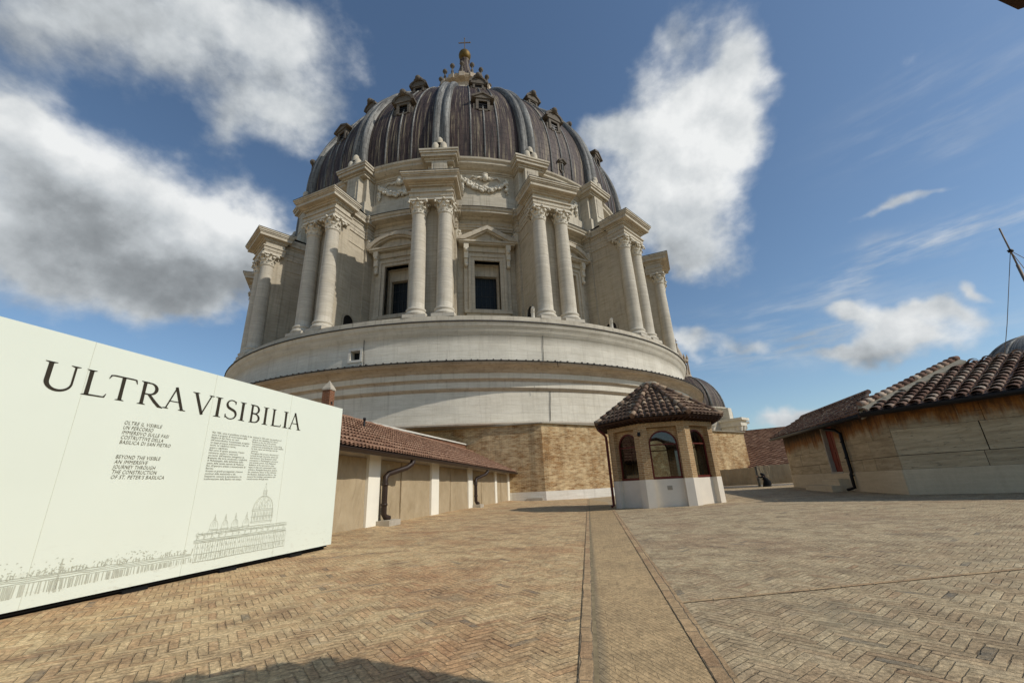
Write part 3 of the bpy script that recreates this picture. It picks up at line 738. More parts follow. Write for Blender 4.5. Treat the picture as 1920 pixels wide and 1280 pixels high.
for k in range(16):
    kk = k if k <= 8 else k - 16
    Mx = RZ(22.5 * kk * D)
    link('rib', RIB, dome, Mx)
    if abs(kk) <= 5: link('rib_foot_mounds', MOUND, dome, Mx)
for kk in range(-5, 6):
    for da in (-3.6, 0.0, 3.6):
        link('seam', SEAM, dome, RZ((BAY + 22.5 * kk + da) * D))

# dormers on the shell
def shell_r(z):
    for (r0, z0), (r1, z1) in zip(PR, PR[1:]):
        if z <= z1: return r0 + (r1 - r0) * (z - z0) / (z1 - z0)
    return PR[-1][0]
def dormer_meshes(z, hw, ht, kind):
    R0 = shell_r(z) + .10; R1 = shell_r(z + ht * 1.6) - .6
    f = MB()
    f.box(-hw, -hw * .62, -R0, -R1, z, z + ht); f.box(hw * .62, hw, -R0, -R1, z, z + ht)
    f.box(-hw * .62, hw * .62, -R0 - .02, -R1, z - .18, z + .06); f.box(-hw * .62, hw * .62, -R0, -R1, z + ht * .8, z + ht - .004)
    f.box(-hw * 1.35, -hw * 1.02, -R0 + .12, -R1, z - .02, z + ht * .55); f.box(hw * 1.02, hw * 1.35, -R0 + .12, -R1, z - .02, z + ht * .55)
    h = MB(); e = hw * 1.45
    fn = lambda x, zz, d: (x, -d, zz)
    zb = z + ht
    if kind == 'tri':
        h.extrude([(-e, zb), (e, zb), (e, zb + .2), (0, zb + .2 + e * .42), (-e, zb + .2)], fn, R0 + .12, R1)
        h.extrude([(-e * 1.12, zb + .22), (-e * 1.12, zb + .02), (-e, zb - .02), (0, zb + .14 + e * .42), (e, zb - .02), (e * 1.12, zb + .02), (e * 1.12, zb + .18), (0, zb + .34 + e * .44)], fn, R0 + .26, R1 + .05)
    else:
        arc = [(e * cos(t), zb + .15 + e * .72 * sin(t)) for t in [pi * i / 12 for i in range(13)]]
        h.extrude([(-e, zb)] + [(e, zb)] + arc, fn, R0 + .1, R1)
        o_ = [(e * 1.16 * cos(t), zb + .1 + e * .9 * sin(t)) for t in [pi * i / 12 for i in range(13)]]
        h.extrude(o_ + [(-x * .9, zz - .05) for x, zz in arc], lambda x, zz, d: (x, -d, zz), R0 + .24, R1 + .05)
        h.ball((0, -R0 - .2, zb + .3 + e * .85), .42, 8, 6); h.ball((-.4, -R0 - .1, zb + .2 + e * .8), .25, 7, 5); h.ball((.4, -R0 - .1, zb + .2 + e * .8), .25, 7, 5)
    p = MB(); p.box(-hw * .63, hw * .63, -R0 + .35, -R0 + .3, z, z + ht)
    for q in (.3, .55, .78): p.box(-hw * .62, hw * .62, -R0 + .12, -R0 + .2, z + ht * q - .05, z + ht * q + .05)
    return f.mesh('dormer', M['dormer']), h.mesh('pediment', M['dormer']), p.mesh('opening', M['black_metal_and_shade'])
dm_mid = {t: dormer_meshes(41.9, .82, 1.6, t) for t in ('tri', 'arc')}
dm_top = dormer_meshes(49.6, .72, .75, 'arc')
dm_low = dormer_meshes(35.3, .36, 1.1, 'tri')
def put_dormer(ms_, a):
    d = link('dormer', ms_[0], dome, RZ(a)); link('pediment', ms_[1], d); link('opening', ms_[2], d)
for kk in range(-5, 5):
    a = (BAY + 22.5 * kk) * D
    put_dormer(dm_mid['tri' if kk % 2 == 0 else 'arc'], a); put_dormer(dm_top, a)
put_dormer(dm_low, 33.6 * D)

# lantern
lan = MB()
lan.lathe([(6.6, 60.4), (6.6, 61.3), (5.6, 61.4), (3.3, 61.5), (3.2, 67.6), (3.4, 67.8), (3.4, 68.4)], n=48, smooth=False)
LAN = lan.build('lantern', M['trav_plain'], dome)
mb = MB()
for k in range(16):
    for da in (-2.6, 2.6):
        a = (22.5 * k + da * 1.6) * D
        mb.lathe([(.22, 61.5), (.16, 61.8), (.15, 66.9), (.24, 67.3), (.26, 67.6)], (4.15 * sin(a), -4.15 * cos(a)), n=8)
    mb.box(-.42, .42, -4.5, -3.2, 67.6, 68.5, RZ(22.5 * k * D))
mb.build('colonnette_ring', M['trav_ring'], LAN)
mb = MB(); mb.lathe([(3.3, 68.4), (4.2, 68.5), (4.25, 69.2), (4.15, 69.3), (4.15, 69.9), (4.7, 70.2), (5.0, 70.5), (5.05, 70.8), (4.3, 70.95), (4.3, 71.5), (3.9, 71.5), (2.4, 71.7)], n=48, smooth=False)
for k in range(16): mb.box(-.5, .5, -5.2, -4.0, 70.0, 70.98, RZ(22.5 * k * D))
mb.build('lantern_cornice', M['trav_dark'], LAN)
cm = MB()
cm.lathe([(.30, 71.0), (.30, 71.5), (.16, 71.6), (.26, 71.9), (.24, 72.2), (.12, 72.5), (.15, 73.0), (.30, 73.15), (.40, 73.3)], (0, -4.65), n=8)
cm.lathe([(.36, 73.28), (.46, 73.5), (.34, 73.8), (.14, 74.0), (.02, 74.1)], (0, -4.65), n=8)
CAND = cm.mesh('candelabrum', M['dormer'])
for k in range(16): link('candelabrum', CAND, LAN, RZ(22.5 * k * D))
mb = MB(); mb.lathe([(2.9, 71.6), (2.7, 73.2), (1.9, 74.8), (1.35, 76.4), (.95, 78.6), (.75, 79.8), (1.0, 80.1), (.7, 80.4), (.5, 80.9)], n=24)
for k in range(16):
    mb.box(-.1, .1, -3.2, -1.6, 71.6, 73.4, RZ((22.5 * k) * D)); mb.box(-.08, .08, -2.3, -1.0, 73.3, 75.2, RZ((22.5 * k) * D))
mb.build('spire', M['lead'], LAN)
mb = MB(); mb.ball((0, 0, 81.6), 1.18, 32, 20, (1, 1, 1.08)); mb.build('gilded_ball', M['gold'], dome)
mb = MB(); mb.box(-.08, .08, -.08, .08, 82.8, 86.5); mb.box(-1.05, 1.05, -.075, .075, 85.2, 85.36); mb.ball((0, 0, 83.0), .22)
for x, z in ((-1.1, 85.28), (1.1, 85.28), (0, 86.5)): mb.ball((x, 0, z), .14, 7, 5)
mb.build('cross', M['iron'], dome)

# buttress with its pair of columns
def col_mesh():
    mb = MB()
    mb.box(-.93, .93, -.93, .93, 14.10, 14.40)
    pr_ = [(.90, 14.40), (.95, 14.5), (.95, 14.62), (.88, 14.7), (.80, 14.74), (.78, 14.84), (.84, 14.9), (.86, 15.0), (.80, 15.08), (.72, 15.1)]
    for i in range(13):
        t = i / 12; pr_.append((.69 - .095 * t ** 1.7, 15.16 + (24.1 - 15.16) * t))
    pr_ += [(.60, 24.2), (.67, 24.24), (.67, 24.34), (.60, 24.38)]
    mb.lathe(pr_, n=24)
    return mb.mesh('column', M['trav_col'])
COLM = col_mesh()
def leaf(mb, a, z0, h, r0, out, wd):
    """an acanthus leaf that climbs the bell and curls outwards"""
    pts = [(r0, z0), (r0 + .03, z0 + h * .45), (r0 + out * .45, z0 + h * .82), (r0 + out, z0 + h), (r0 + out * 1.12, z0 + h * .88), (r0 + out * .95, z0 + h * .74)]
    ws = [.7, 1.0, .95, .7, .5, .2]
    rows = []
    for (r, z), q in zip(pts, ws):
        row = []
        for u in (-1, -.5, 0, .5, 1):
            rr_ = r + .04 * (1 - abs(u)) - (.03 if abs(u) == .5 else 0)
            aa = a + u * q * wd / r0
            row.append((rr_ * sin(aa), -rr_ * cos(aa), z - .03 * abs(u)))
        rows.append(row)
    mb.grid(rows, False, None, .5, True)
def capital_mesh(z0=24.38, z1=25.55, r=.60):
    mb = MB(); H_ = z1 - z0
    mb.lathe([(r * .98, z0), (r * 1.0, z0 + .5 * H_), (r * 1.2, z0 + .85 * H_)], n=16)
    for k in range(8): leaf(mb, k * pi / 4, z0, H_ * .40, r + .03, .20, .20)
    for k in range(8): leaf(mb, (k + .5) * pi / 4, z0 + .12, H_ * .62, r + .05, .26, .19)
    for k in range(4):
        a = (k + .5) * pi / 2
        mb.tube([pol(r + .1, a - .25, z0 + H_ * .55), pol(r + .2, a - .12, z0 + H_ * .78), pol(r + .46, a, z0 + H_ * .86), pol(r + .55, a, z0 + H_ * .74), pol(r + .46, a, z0 + H_ * .68)], [.06, .08, .10, .10, .07], 6)
        mb.tube([pol(r + .1, a + .25, z0 + H_ * .55), pol(r + .2, a + .12, z0 + H_ * .78), pol(r + .46, a, z0 + H_ * .86)], [.06, .08, .09], 6)
        mb.ball(pol(r + .30, k * pi / 2, z0 + H_ * .92), .12, 7, 5)
    ab = []
    for k in range(4):
        a = (k + .5) * pi / 2; b = (k + 1) * pi / 2
        ab += [pol(1.13, a - .06, 0)[:2], pol(1.13, a + .06, 0)[:2], pol(.86, b - .28, 0)[:2], pol(.80, b, 0)[:2], pol(.86, b + .28, 0)[:2]]
    mb.prism(ab, z1 - .15, z1)
    return mb.mesh('capital', M['trav_ring'])
CAP = capital_mesh()
def small_cap(x):
    mb = MB()
    for x in (x,):
        for y in (-23.3, -23.75):
            o = MB()
            o.box(-.16, .16, -.25, .25, 24.3, 25.5)
            for j, zz in enumerate((24.35, 24.7)):
                for q in (-.18, 0, .18):
                    o.ball((.18 * (1 if x > 0 else -1), q, zz + .25), .12, 6, 5, (1, 1, 1.7))
            o.ball((.24 * (1 if x > 0 else -1), -.2, 25.25), .15, 6, 5); o.ball((.24 * (1 if x > 0 else -1), .2, 25.25), .15, 6, 5)
            mb.add(o, T(x, y, 0))
    return mb.mesh('pilaster_capital', M['trav_ring'])
SCAP = [small_cap(q) for q in (-1.68, 1.68)]
def body_mesh():
    mb = MB()
    mb.box(-1.38, 1.38, -27.42, -22.6, 14.1, 25.56)
    mb.box(-1.60, 1.60, -24.05, -22.6, 14.1, 25.57)
    mb.box(-1.46, 1.46, -27.47, -22.5, 14.1, 14.75)
    mb.box(-1.68, 1.68, -24.13, -22.5, 14.1, 14.9)
    mb.box(-1.43, 1.43, -27.45, -22.5, 24.25, 24.40)
    mb.box(-1.47, 1.47, -27.52, -26.3, 14.1, 25.55)
    return mb.mesh('buttress', M['trav'])
BODY = body_mesh()
def niche_mesh(sx):
    mb = MB()
    for sx in (sx,):
        ys = [-.62, .62]; zs = 16.1
        arc = [(.62 * cos(t), zs + .62 * sin(t)) for t in [pi * i / 10 for i in range(11)]]
        inner = [(.62, 14.1)] + arc + [(-.62, 14.1)]
        outer = [(.8, 14.1)] + [(.8 * cos(t), zs + .8 * sin(t)) for t in [pi * i / 10 for i in range(11)]] + [(-.8, 14.1)]
        for (a, b), (c, d), (a2, b2), (c2, d2) in zip(inner, inner[1:], outer, outer[1:]):
            X = sx * 1.46
            mb.face([(X, -25.4 + a, b), (X, -25.4 + c, d), (X, -25.4 + c2, d2), (X, -25.4 + a2, b2)])
            mb.face([(X, -25.4 + a2, b2), (X, -25.4 + c2, d2), (sx * 1.37, -25.4 + c2, d2), (sx * 1.37, -25.4 + a2, b2)])
            mb.face([(X, -25.4 + a, b), (X, -25.4 + c, d), (sx * 1.37, -25.4 + c, d), (sx * 1.37, -25.4 + a, b)])
    return mb.mesh('archway_frame', M['trav'])
NICHE = [niche_mesh(q) for q in (-1, 1)]
def archway_shade_mesh(sx):
    mb = MB()
    for sx in (sx,):
        arc = [(.62 * cos(t), 16.1 + .62 * sin(t)) for t in [pi * i / 10 for i in range(11)]]
        mb.face([(sx * 1.385, -25.4 + a, b) for a, b in [(.62, 14.76)] + arc + [(-.62, 14.76)]])
    return mb.mesh('archway_shade', M['black_metal_and_shade'])  # flat black sheet painting the shade of the open passage
NSHADE = [archway_shade_mesh(q) for q in (-1, 1)]
def ent_mesh():
    mb = MB(); Y = -22.9
    for hw, R, z0, z1 in ((1.92, 28.68, 25.55, 25.85), (1.97, 28.74, 25.85, 26.22), (2.06, 28.86, 26.22, 26.36), (1.88, 28.62, 26.36, 26.9), (2.02, 28.82, 26.9, 27.05), (2.10, 28.96, 27.05, 27.2), (2.42, 29.40, 27.2, 27.5), (2.48, 29.48, 27.5, 27.62), (2.56, 29.58, 27.62, 27.78), (2.62, 29.66, 27.78, 27.92)):
        o = hw - 1.88
        mb.box(-hw, hw, -R, -26.75 + o * .9, z0, z1)
        mb.box(-1.44 - o * .62, 1.44 + o * .62, -26.7, Y, z0, z1)
        mb.box(-1.66 - o * .75, 1.66 + o * .75, -24.1 - o * .8, Y + .05, z0 + .003, z1 - .003)
    return mb.mesh('entablature_block', M['trav_plain'])
ENT = ent_mesh()
mb = MB(); mb.box(-2.64, 2.64, -29.68, -26.15, 27.92, 27.97); mb.box(-1.80, 1.80, -26.15, -23, 27.92, 27.975)
mb.face([(-2.5, -29.6, 27.975), (2.5, -29.6, 27.975), (1.7, -24, 28.2), (-1.7, -24, 28.2)])
ECAP = mb.mesh('lead_sheet', M['lead_edge'])
def pier_mesh():
    mb = MB()
    mb.box(-1.42, 1.42, -24.6, -23, 28.0, 29.95); mb.box(-1.3, 1.3, -24.35, -23, 29.95, 33.1); mb.box(-.78, .78, -25.05, -23, 28.0, 33.1)
    mb.box(-.5, .5, -25.1, -25.0, 30.3, 32.8)
    for hw, R, z0, z1 in ((1.46, 24.95, 33.1, 33.3), (1.56, 25.08, 33.3, 33.5), (1.82, 25.38, 33.5, 33.85), (1.95, 25.52, 33.85, 34.1), (2.02, 25.6, 34.1, 34.3)): mb.box(-hw, hw, -R, -23, z0, z1)
    mb.box(-1.35, 1.35, -25.2, -23, 34.3, 34.62)
    return mb.mesh('attic_pier', M['trav_plain'])
PIER = pier_mesh()
for kk in VIS:
    b = link('buttress', BODY, dome, RZ(22.5 * kk * D))
    for sx in (-1.16, 1.16):
        link('column', COLM, b, T(sx, -28.0, 0)); link('capital', CAP, b, T(sx, -28.0, 0))
    for q in (0, 1): link('pilaster_capital', SCAP[q], b); link('archway_frame', NICHE[q], b); link('archway_shade', NSHADE[q], b)
    link('entablature_block', ENT, b); link('lead_sheet', ECAP, b); link('attic_pier', PIER, b)

# windows of the drum
def win_meshes(kind):
    f = MB(); R = 23.0
    ow, oz0, oz1 = 1.285, 17.15, 22.5
    def ring(w0, w1, zt0, zt1, zb, R1):
        f.box(-w1, -w0, -R1, -22.4, zb, zt1); f.box(w0, w1, -R1, -22.4, zb, zt1); f.box(-w0, w0, -R1 + .001, -22.4, zt0, zt1 - .002)
    ring(ow, 1.62, oz1, 22.84, 17.1, 23.22); ring(1.62, 1.88, 22.84, 23.1, 17.05, 23.32); ring(1.88, 2.3, 23.1, 23.42, 16.7, 23.12)
    f.box(-2.3, 2.3, -23.42, -22.4, 16.72, 17.05); f.box(-2.1, 2.1, -23.26, -22.4, 15.4, 16.72); f.box(-2.45, 2.45, -23.2, -22.4, 14.1, 15.4)
    f.box(-ow, ow, -23.3, -22.0, 17.05, 17.16)
    # deep reveal
    f.box(-ow - .25, -ow, -23.0, -21.4, 17.1, 22.5); f.box(ow, ow + .25, -23.0, -21.4, 17.1, 22.5); f.box(-ow, ow, -23.0, -21.4, 22.5, 22.75)
    f.box(-ow, ow, -22.0, -21.35, 21.35, 22.5); f.box(-ow, -ow + .18, -21.95, -21.35, 17.16, 21.35); f.box(ow - .18, ow, -21.95, -21.35, 17.16, 21.35)
    p = MB(); e = 2.9; zb = 24.05
    fn = lambda x, zz, d: (x, -d, zz)
    p.box(-2.0, 2.0, -23.3, -22.4, 23.42, 24.0)
    p.box(-e + .1, e - .1, -23.75, -22.4, zb, zb + .16); p.box(-e, e, -23.9, -22.4, zb + .16, zb + .36)
    if kind == 'tri':
        h = 1.45
        p.extrude([(-e + .3, zb + .36), (e - .3, zb + .36), (0, zb + .36 + h * .85)], fn, 22.4, 23.4)
        for sx in (-1, 1):
            q = [(sx * (e + .12), zb + .30), (sx * (e + .02), zb + .55), (0, zb + .62 + h), (0, zb + .20 + h), (sx * (e - .65), zb + .362)]
            p.extrude(q if sx > 0 else q[::-1], fn, 22.4, 24.0)
            q = [(sx * (e - .6), zb + .364), (0, zb + .19 + h), (0, zb + .05 + h), (sx * (e - .9), zb + .366)]
            p.extrude(q if sx > 0 else q[::-1], fn, 22.4, 23.8)
    else:
        h = 1.35; Rr = (e * e + h * h) / (2 * h); cz = zb + .3 + h - Rr
        def arc(off, n=16):
            a0 = math.asin(e / Rr)
            return [((Rr + off) * sin(a0 - 2 * a0 * i / n), cz + (Rr + off) * cos(a0 - 2 * a0 * i / n)) for i in range(n + 1)]
        inn = [(x * .86, max(z, zb + .362)) for x, z in arc(-.25)]
        p.extrude(inn + [(-e + .5, zb + .36), (e - .5, zb + .36)][:2], fn, 22.4, 23.4)
        o1, i1 = arc(.28), arc(-.14)
        p.extrude(o1 + i1[::-1], fn, 22.4, 24.0)
        o2, i2 = arc(-.142), arc(-.30)
        p.extrude(o2 + i2[::-1], fn, 22.4, 23.8)
    c = MB()
    for x in (0.0,):
        c.box(x - .24, x + .24, -23.75, -22.4, 23.5, 24.05); c.box(x - .2, x + .2, -23.6, -22.4, 22.5, 23.5); c.box(x - .16, x + .16, -23.45, -22.4, 21.7, 22.5)
        c.ball((x, -23.6, 23.35), .24, 8, 6); c.ball((x, -23.45, 21.8), .2, 8, 6)
    g = MB(); g.box(-ow + .15, ow - .15, -21.5, -21.42, 17.16, 21.4)
    b = MB()
    for i in range(1, 6): xx = -ow + 2 * ow * i / 6; b.box(xx - .02, xx + .02, -21.56, -21.52, 17.16, 21.4)
    for zz in (18.2, 19.3, 20.4): b.box(-ow + .18, ow - .18, -21.545, -21.51, zz - .02, zz + .02)
    return f.mesh('window', M['trav_plain']), p.mesh('pediment', M['trav_plain']), c.mesh('console', M['trav_ring']), g.mesh('pane', M['dark_glass']), b.mesh('window_bars', M['bar_metal'])
WIN = {t: win_meshes(t) for t in ('tri', 'arc')}
def festoon_mesh():
    mb = MB(); r = random.Random(3); R = 23.3
    def P(x, z, d): a = x / R; return pol(R + d, a, z)
    n = 34
    for i in range(n + 1):
        t = -1 + 2 * i / n; x = 2.3 * t; z = 31.0 + 1.15 * t * t - .1
        th = .30 * (1 - .45 * abs(t))
        for _ in range(4): mb.ball(P(x + r.uniform(-.12, .12), z + r.uniform(-th, th), .1 + r.uniform(0, .16)), r.uniform(.11, .2), 6, 5)
    mb.ball(P(0, 32.35, .25), .34, 10, 8, (1, 1, 1.2)); mb.ball(P(-.4, 32.35, .1), .22, 7, 5); mb.ball(P(.4, 32.35, .1), .22, 7, 5); mb.ball(P(0, 32.85, .1), .3, 7, 5, (1.3, 1, .6))
    for sx in (-1, 1):
        mb.tube([P(sx * .5, 32.5, .1), P(sx * .95, 32.35, .12), P(sx * 1.3, 32.6, .1), P(sx * 1.7, 32.2, .1)], [.12, .1, .09, .05], 6)
        for j in range(16):
            t = j / 15; mb.ball(P(sx * (2.42 + r.uniform(-.16, .16)), 32.5 - 1.9 * t, .12), r.uniform(.1, .19) * (1.2 if .3 < t < .8 else .8), 6, 5)
    return mb.mesh('festoon', M['trav_ring'])
FEST = festoon_mesh()
mb = MB()
for x0, x1, z0, z1 in ((-3.1, 3.1, 32.95, 33.06), (-3.1, 3.1, 30.12, 30.24), (-3.1, -2.98, 30.24, 32.95), (2.98, 3.1, 30.24, 32.95)):
    mb.grid([[pol(23.25 + d, (x0 + (x1 - x0) * i / 8) / 23.3, z) for i in range(9)] for d, z in ((0, z0), (.09, z0), (.09, z1), (0, z1))], False, None, .5, False)
PAN = mb.mesh('attic_panel', M['trav_plain'])
for kk in range(-5, 5):
    a = (BAY + 22.5 * kk) * D; ms_ = WIN['tri' if kk % 2 == 0 else 'arc']
    w_ = link('window', ms_[0], dome, RZ(a))
    for nm, me in zip(('pediment', 'console', 'pane', 'window_bars'), ms_[1:]):
        if nm == 'console': link(nm, me, w_, T(-2.12, 0, 0)); link(nm, me, w_, T(2.12, 0, 0))
        else: link(nm, me, w_)
    link('festoon', FEST, dome, RZ(a)); link('attic_panel', PAN, dome, RZ(a))

# ------------------------------------------------------------------ exhibition wall with its lettering
bx, by, bdx, bdy = -4.116, 3.770, .21677, .97622
BZ0 = .152
ban = thing('exhibition_wall', 'long cream exhibition wall lettered ULTRA VISIBILIA on a black base', 'display wall', frame2(bx, by, 0, bdx, bdy))
mb = MB(); mb.box(-4.0, 4.135, 0, 2.6, BZ0, 2.445); mb.build('panel', M['banner'], ban)
mb = MB(); mb.box(-3.95, 4.05, .07, 2.5, -.05, BZ0 + .02); mb.box(-3.95, 4.06, .03, .3, BZ0 - .03, BZ0 - .001); 
for x in (-1.9, -.3, .9, 2.0, 3.2): mb.box(x, x + .25, .015, .2, .03, BZ0 - .032)
mb.build('base', M['black_base'], ban)
YF = -.0025
mb = MB()
for x in (-1.24, .102, 1.465, 2.815): mb.box(x - .0022, x + .0022, YF - .0005, .01, BZ0 + .002, 2.443)
mb.build('panel_seam', M['seam'], ban)
# glyphs for the title: capital height 1, drawn with a broad-nib contrast
def ribbon(mb, pts, ws, y=0):
    L, R = [], []
    for i, p in enumerate(pts):
        a = pts[max(i - 1, 0)]; b = pts[min(i + 1, len(pts) - 1)]
        tx, tz = b[0] - a[0], b[1] - a[1]; l = hypot(tx, tz) or 1; nx, nz = -tz / l, tx / l
        w_ = ws[i] / 2; L.append((p[0] + nx * w_, y, p[1] + nz * w_)); R.append((p[0] - nx * w_, y, p[1] - nz * w_))
    for i in range(len(pts) - 1): mb.face([L[i], L[i + 1], R[i + 1], R[i]])
def serif(mb, x, z, w_, t=.035, dirn=1):
    mb.face([(x - w_, 0, z), (x + w_, 0, z), (x + w_, 0, z + dirn * t * .5), (x + w_ * .4, 0, z + dirn * t * 1.4), (x - w_ * .4, 0, z + dirn * t * 1.4), (x - w_, 0, z + dirn * t * .5)])
def stem(mb, x, w_, z0=0, z1=1, sv=.13):
    ribbon(mb, [(x, z0), (x, .5), (x, z1)], [w_, w_ * .92, w_])
    if z0 == 0: serif(mb, x, 0, sv)
    if z1 == 1: serif(mb, x, 1, sv, dirn=-1)
def arcpts(cx, cz, rx, rz, a0, a1, n=18): return [(cx + rx * cos(a0 + (a1 - a0) * i / n), cz + rz * sin(a0 + (a1 - a0) * i / n)) for i in range(n + 1)]
def glyph(ch):
    g = MB(); TK, TN = .115, .055
    if ch == 'I': stem(g, .14, TK, sv=.14); wd = .28
    elif ch == 'L': stem(g, .15, TK); ribbon(g, [(.15, .03), (.5, .03), (.60, .035), (.645, .17)], [.055, .05, .06, .02]); wd = .65
    elif ch == 'T': stem(g, .42, TK, 0, .99); ribbon(g, [(.0, .80), (.05, .95), (.14, .97), (.42, .97), (.70, .97), (.79, .96), (.84, .80)], [.02, .06, .055, .05, .055, .06, .02]); wd = .84
    elif ch == 'U':
        bowl = [(.15, .34)] + arcpts(.44, .32, .29, .32, pi, 2 * pi, 20) + [(.73, .34)]
        ribbon(g, [(.15, 1)] + bowl + [(.73, 1)], [TK] * 3 + [TK - (TK - TN) * i / 19 for i in range(20)] + [TN] * 2); serif(g, .15, 1, .14, dirn=-1); serif(g, .73, 1, .12, dirn=-1); wd = .87
    elif ch == 'R':
        stem(g, .15, TK); top = [(.15, .965)] + arcpts(.33, .72, .22, .245, pi / 2, -pi / 2, 16) + [(.15, .475)]
        n = len(top); ribbon(g, top, [.05 + .065 * max(0, sin(pi * i / (n - 1))) ** 2 for i in range(n)]); ribbon(g, [(.33, .475), (.55, .2), (.72, .02), (.86, -.02)], [.09, .11, .11, .03]); wd = .84
    elif ch == 'A':
        ribbon(g, [(.12, 0), (.42, 1.02)], [TN, TN]); ribbon(g, [(.40, 1.04), (.76, 0)], [TK, TK]); ribbon(g, [(.21, .36), (.62, .36)], [.04, .04]); serif(g, .11, 0, .12); serif(g, .76, 0, .15); wd = .9
    elif ch == 'V':
        ribbon(g, [(.12, 1), (.46, -.02)], [TK, TK]); ribbon(g, [(.44, -.02), (.76, 1)], [TN, TN]); serif(g, .12, 1, .14, dirn=-1); serif(g, .77, 1, .12, dirn=-1); wd = .9
    elif ch == 'S':
        p = arcpts(.28, .76, .20, .225, radians(35), radians(250), 16) + arcpts(.27, .25, .235, .25, radians(75), radians(-150), 16)
        n = len(p); ribbon(g, p, [.05 + .075 * exp(-((i / (n - 1) - .5) / .2) ** 2) for i in range(n)])
        ribbon(g, [(.455, .97), (.44, .80)], [.02, .05]); ribbon(g, [(.05, .03), (.055, .22)], [.02, .05]); wd = .52
    elif ch == 'B':
        stem(g, .15, TK)
        for (cz, rz, rx, z0, z1) in ((.745, .22, .20, .965, .525), (.265, .235, .25, .50, .03)):
            p = [(.15, z0)] + arcpts(.32, cz, rx, rz, pi / 2, -pi / 2, 16) + [(.15, z1)]; n = len(p)
            ribbon(g, p, [.05 + .065 * max(0, sin(pi * i / (n - 1))) ** 2 for i in range(n)])
        wd = .6
    return g, wd
TITLE = [('U', -.232, .050), ('L', .085, .300), ('T', .292, .560), ('R', .590, .862), ('A', .865, 1.135), ('V', 1.195, 1.490), ('I', 1.503, 1.610), ('S', 1.655, 1.838), ('I', 1.880, 1.985), ('B', 2.045, 2.230), ('I', 2.285, 2.390), ('L', 2.445, 2.655), ('I', 2.685, 2.790), ('A', 2.805, 3.080)]
tm = MB(); CAPZ0, CAPH = 1.925, .245
for ch, x0, x1 in TITLE:
    g, wd = glyph(ch)
    tm.add(g, Matrix(((( x1 - x0) / wd, 0, 0, x0), (0, 1, 0, YF - .0012), (0, 0, CAPH, CAPZ0), (0, 0, 0, 1))))
    YF -= .00002
tm.build('title_lettering', M['ink'], ban)
def text_part(name, mat, lines, x, z_top, lead, size, shear=0.0, fit=None):
    """lines of sans lettering set as flat mesh on the panel"""
    acc = MB()
    for i, s_ in enumerate(lines):
        if not s_: continue
        cu = bpy.data.curves.new('lettering', 'FONT'); cu.body = s_; cu.size = size; cu.shear = shear; cu.resolution_u = 2; cu.space_character = 1.08
        to = bpy.data.objects.new('lettering', cu); COL.objects.link(to)
        dg = bpy.context.evaluated_depsgraph_get(); me = to.evaluated_get(dg).to_mesh()
        vs = [v.co.copy() for v in me.vertices]; w_ = max(v.x for v in vs) - min(v.x for v in vs)
        fx = (fit[i] / w_) if fit and fit[i] else 1.0
        i0 = len(acc.v)
        acc.v += [(x + v.x * fx, YF - .0012, z_top - i * lead + v.y) for v in vs]
        for p in me.polygons: acc.f.append(tuple(q + i0 for q in p.vertices)); acc.uv.append([(0, 0)] * len(p.vertices)); acc.t.append(.5); acc.sm.append(False)
        to.evaluated_get(dg).to_mesh_clear(); bpy.data.objects.remove(to); bpy.data.curves.remove(cu)
    return acc.build(name, mat, ban)
text_part('italian_subtitle', M['ink_grey'], ['OLTRE IL VISIBILE', 'UN PERCORSO', 'IMMERSIVO SULLE FASI', 'COSTRUTTIVE DELLA', 'BASILICA DI SAN PIETRO'], .525, 1.700, .0485, .052, .22, [.385, .30, .485, .43, .525])
text_part('english_subtitle', M['ink_grey'], ['BEYOND THE VISIBLE', 'AN IMMERSIVE', 'JOURNEY THROUGH', 'THE CONSTRUCTION', "OF ST. PETER'S BASILICA"], .525, 1.362, .0485, .052, .22, [.445, .325, .42, .435, .525])
ita = ['Nel 1506, sotto il pontificato di Giulio II, ha', 'inizio il progetto di ricostruzione della', 'Basilica di San Pietro sui resti', "dell'antica Basilica Costantiniana, progetto", 'un lungo processo architettonico che, nei', 'secoli, ne ridefinisce forma,', 'spazio e significato.', "Nel corso di questo processo, l'opera", 'attraverso cantieri e interventi', "successivi: dall'impianto immaginato da", 'Bramante alla forza strutturale e simbolica', 'di Michelangelo, dalla definizione dello', 'spazio della navata operata da Maderno', "fino all'apertura urbana e monumentale di", 'Bernini.', 'Accanto ai grandi protagonisti, il lavoro', 'continuo delle maestranze e dei', 'Sanpietrini, assicura la permanenza e la', 'trasformazione della Basilica nel tempo.']
eng = ['Initiated in 1506 under the pontificate of', "Julius II, the rebuilding of St. Peter's", 'Basilica on the site of the ancient', 'Constantinian Basilica set in motion a long', 'architectural undertaking that would redefine', 'its form, space and meaning over the', 'centuries.', 'Throughout this process, the structure', 'evolved through successive visions and', 'interventions: from Bramante\'s initial', "conception to Michelangelo's structural", "and symbolic power, from Maderno's", 'definition of the nave and its urban', "impact to Bernini's monumental urban", 'embrace. Alongside these great masters,', 'the continuous labour of the craftsmen -', 'the Basilica\'s dedicated workforce - has', 'ensured the building\'s permanence and', 'transformation through time.']
text_part('italian_text', M['ink_grey'], ita, 1.540, 1.722, .0308, .0315)
text_part('english_text', M['ink_grey'], eng, 2.175, 1.722, .0305, .0295)
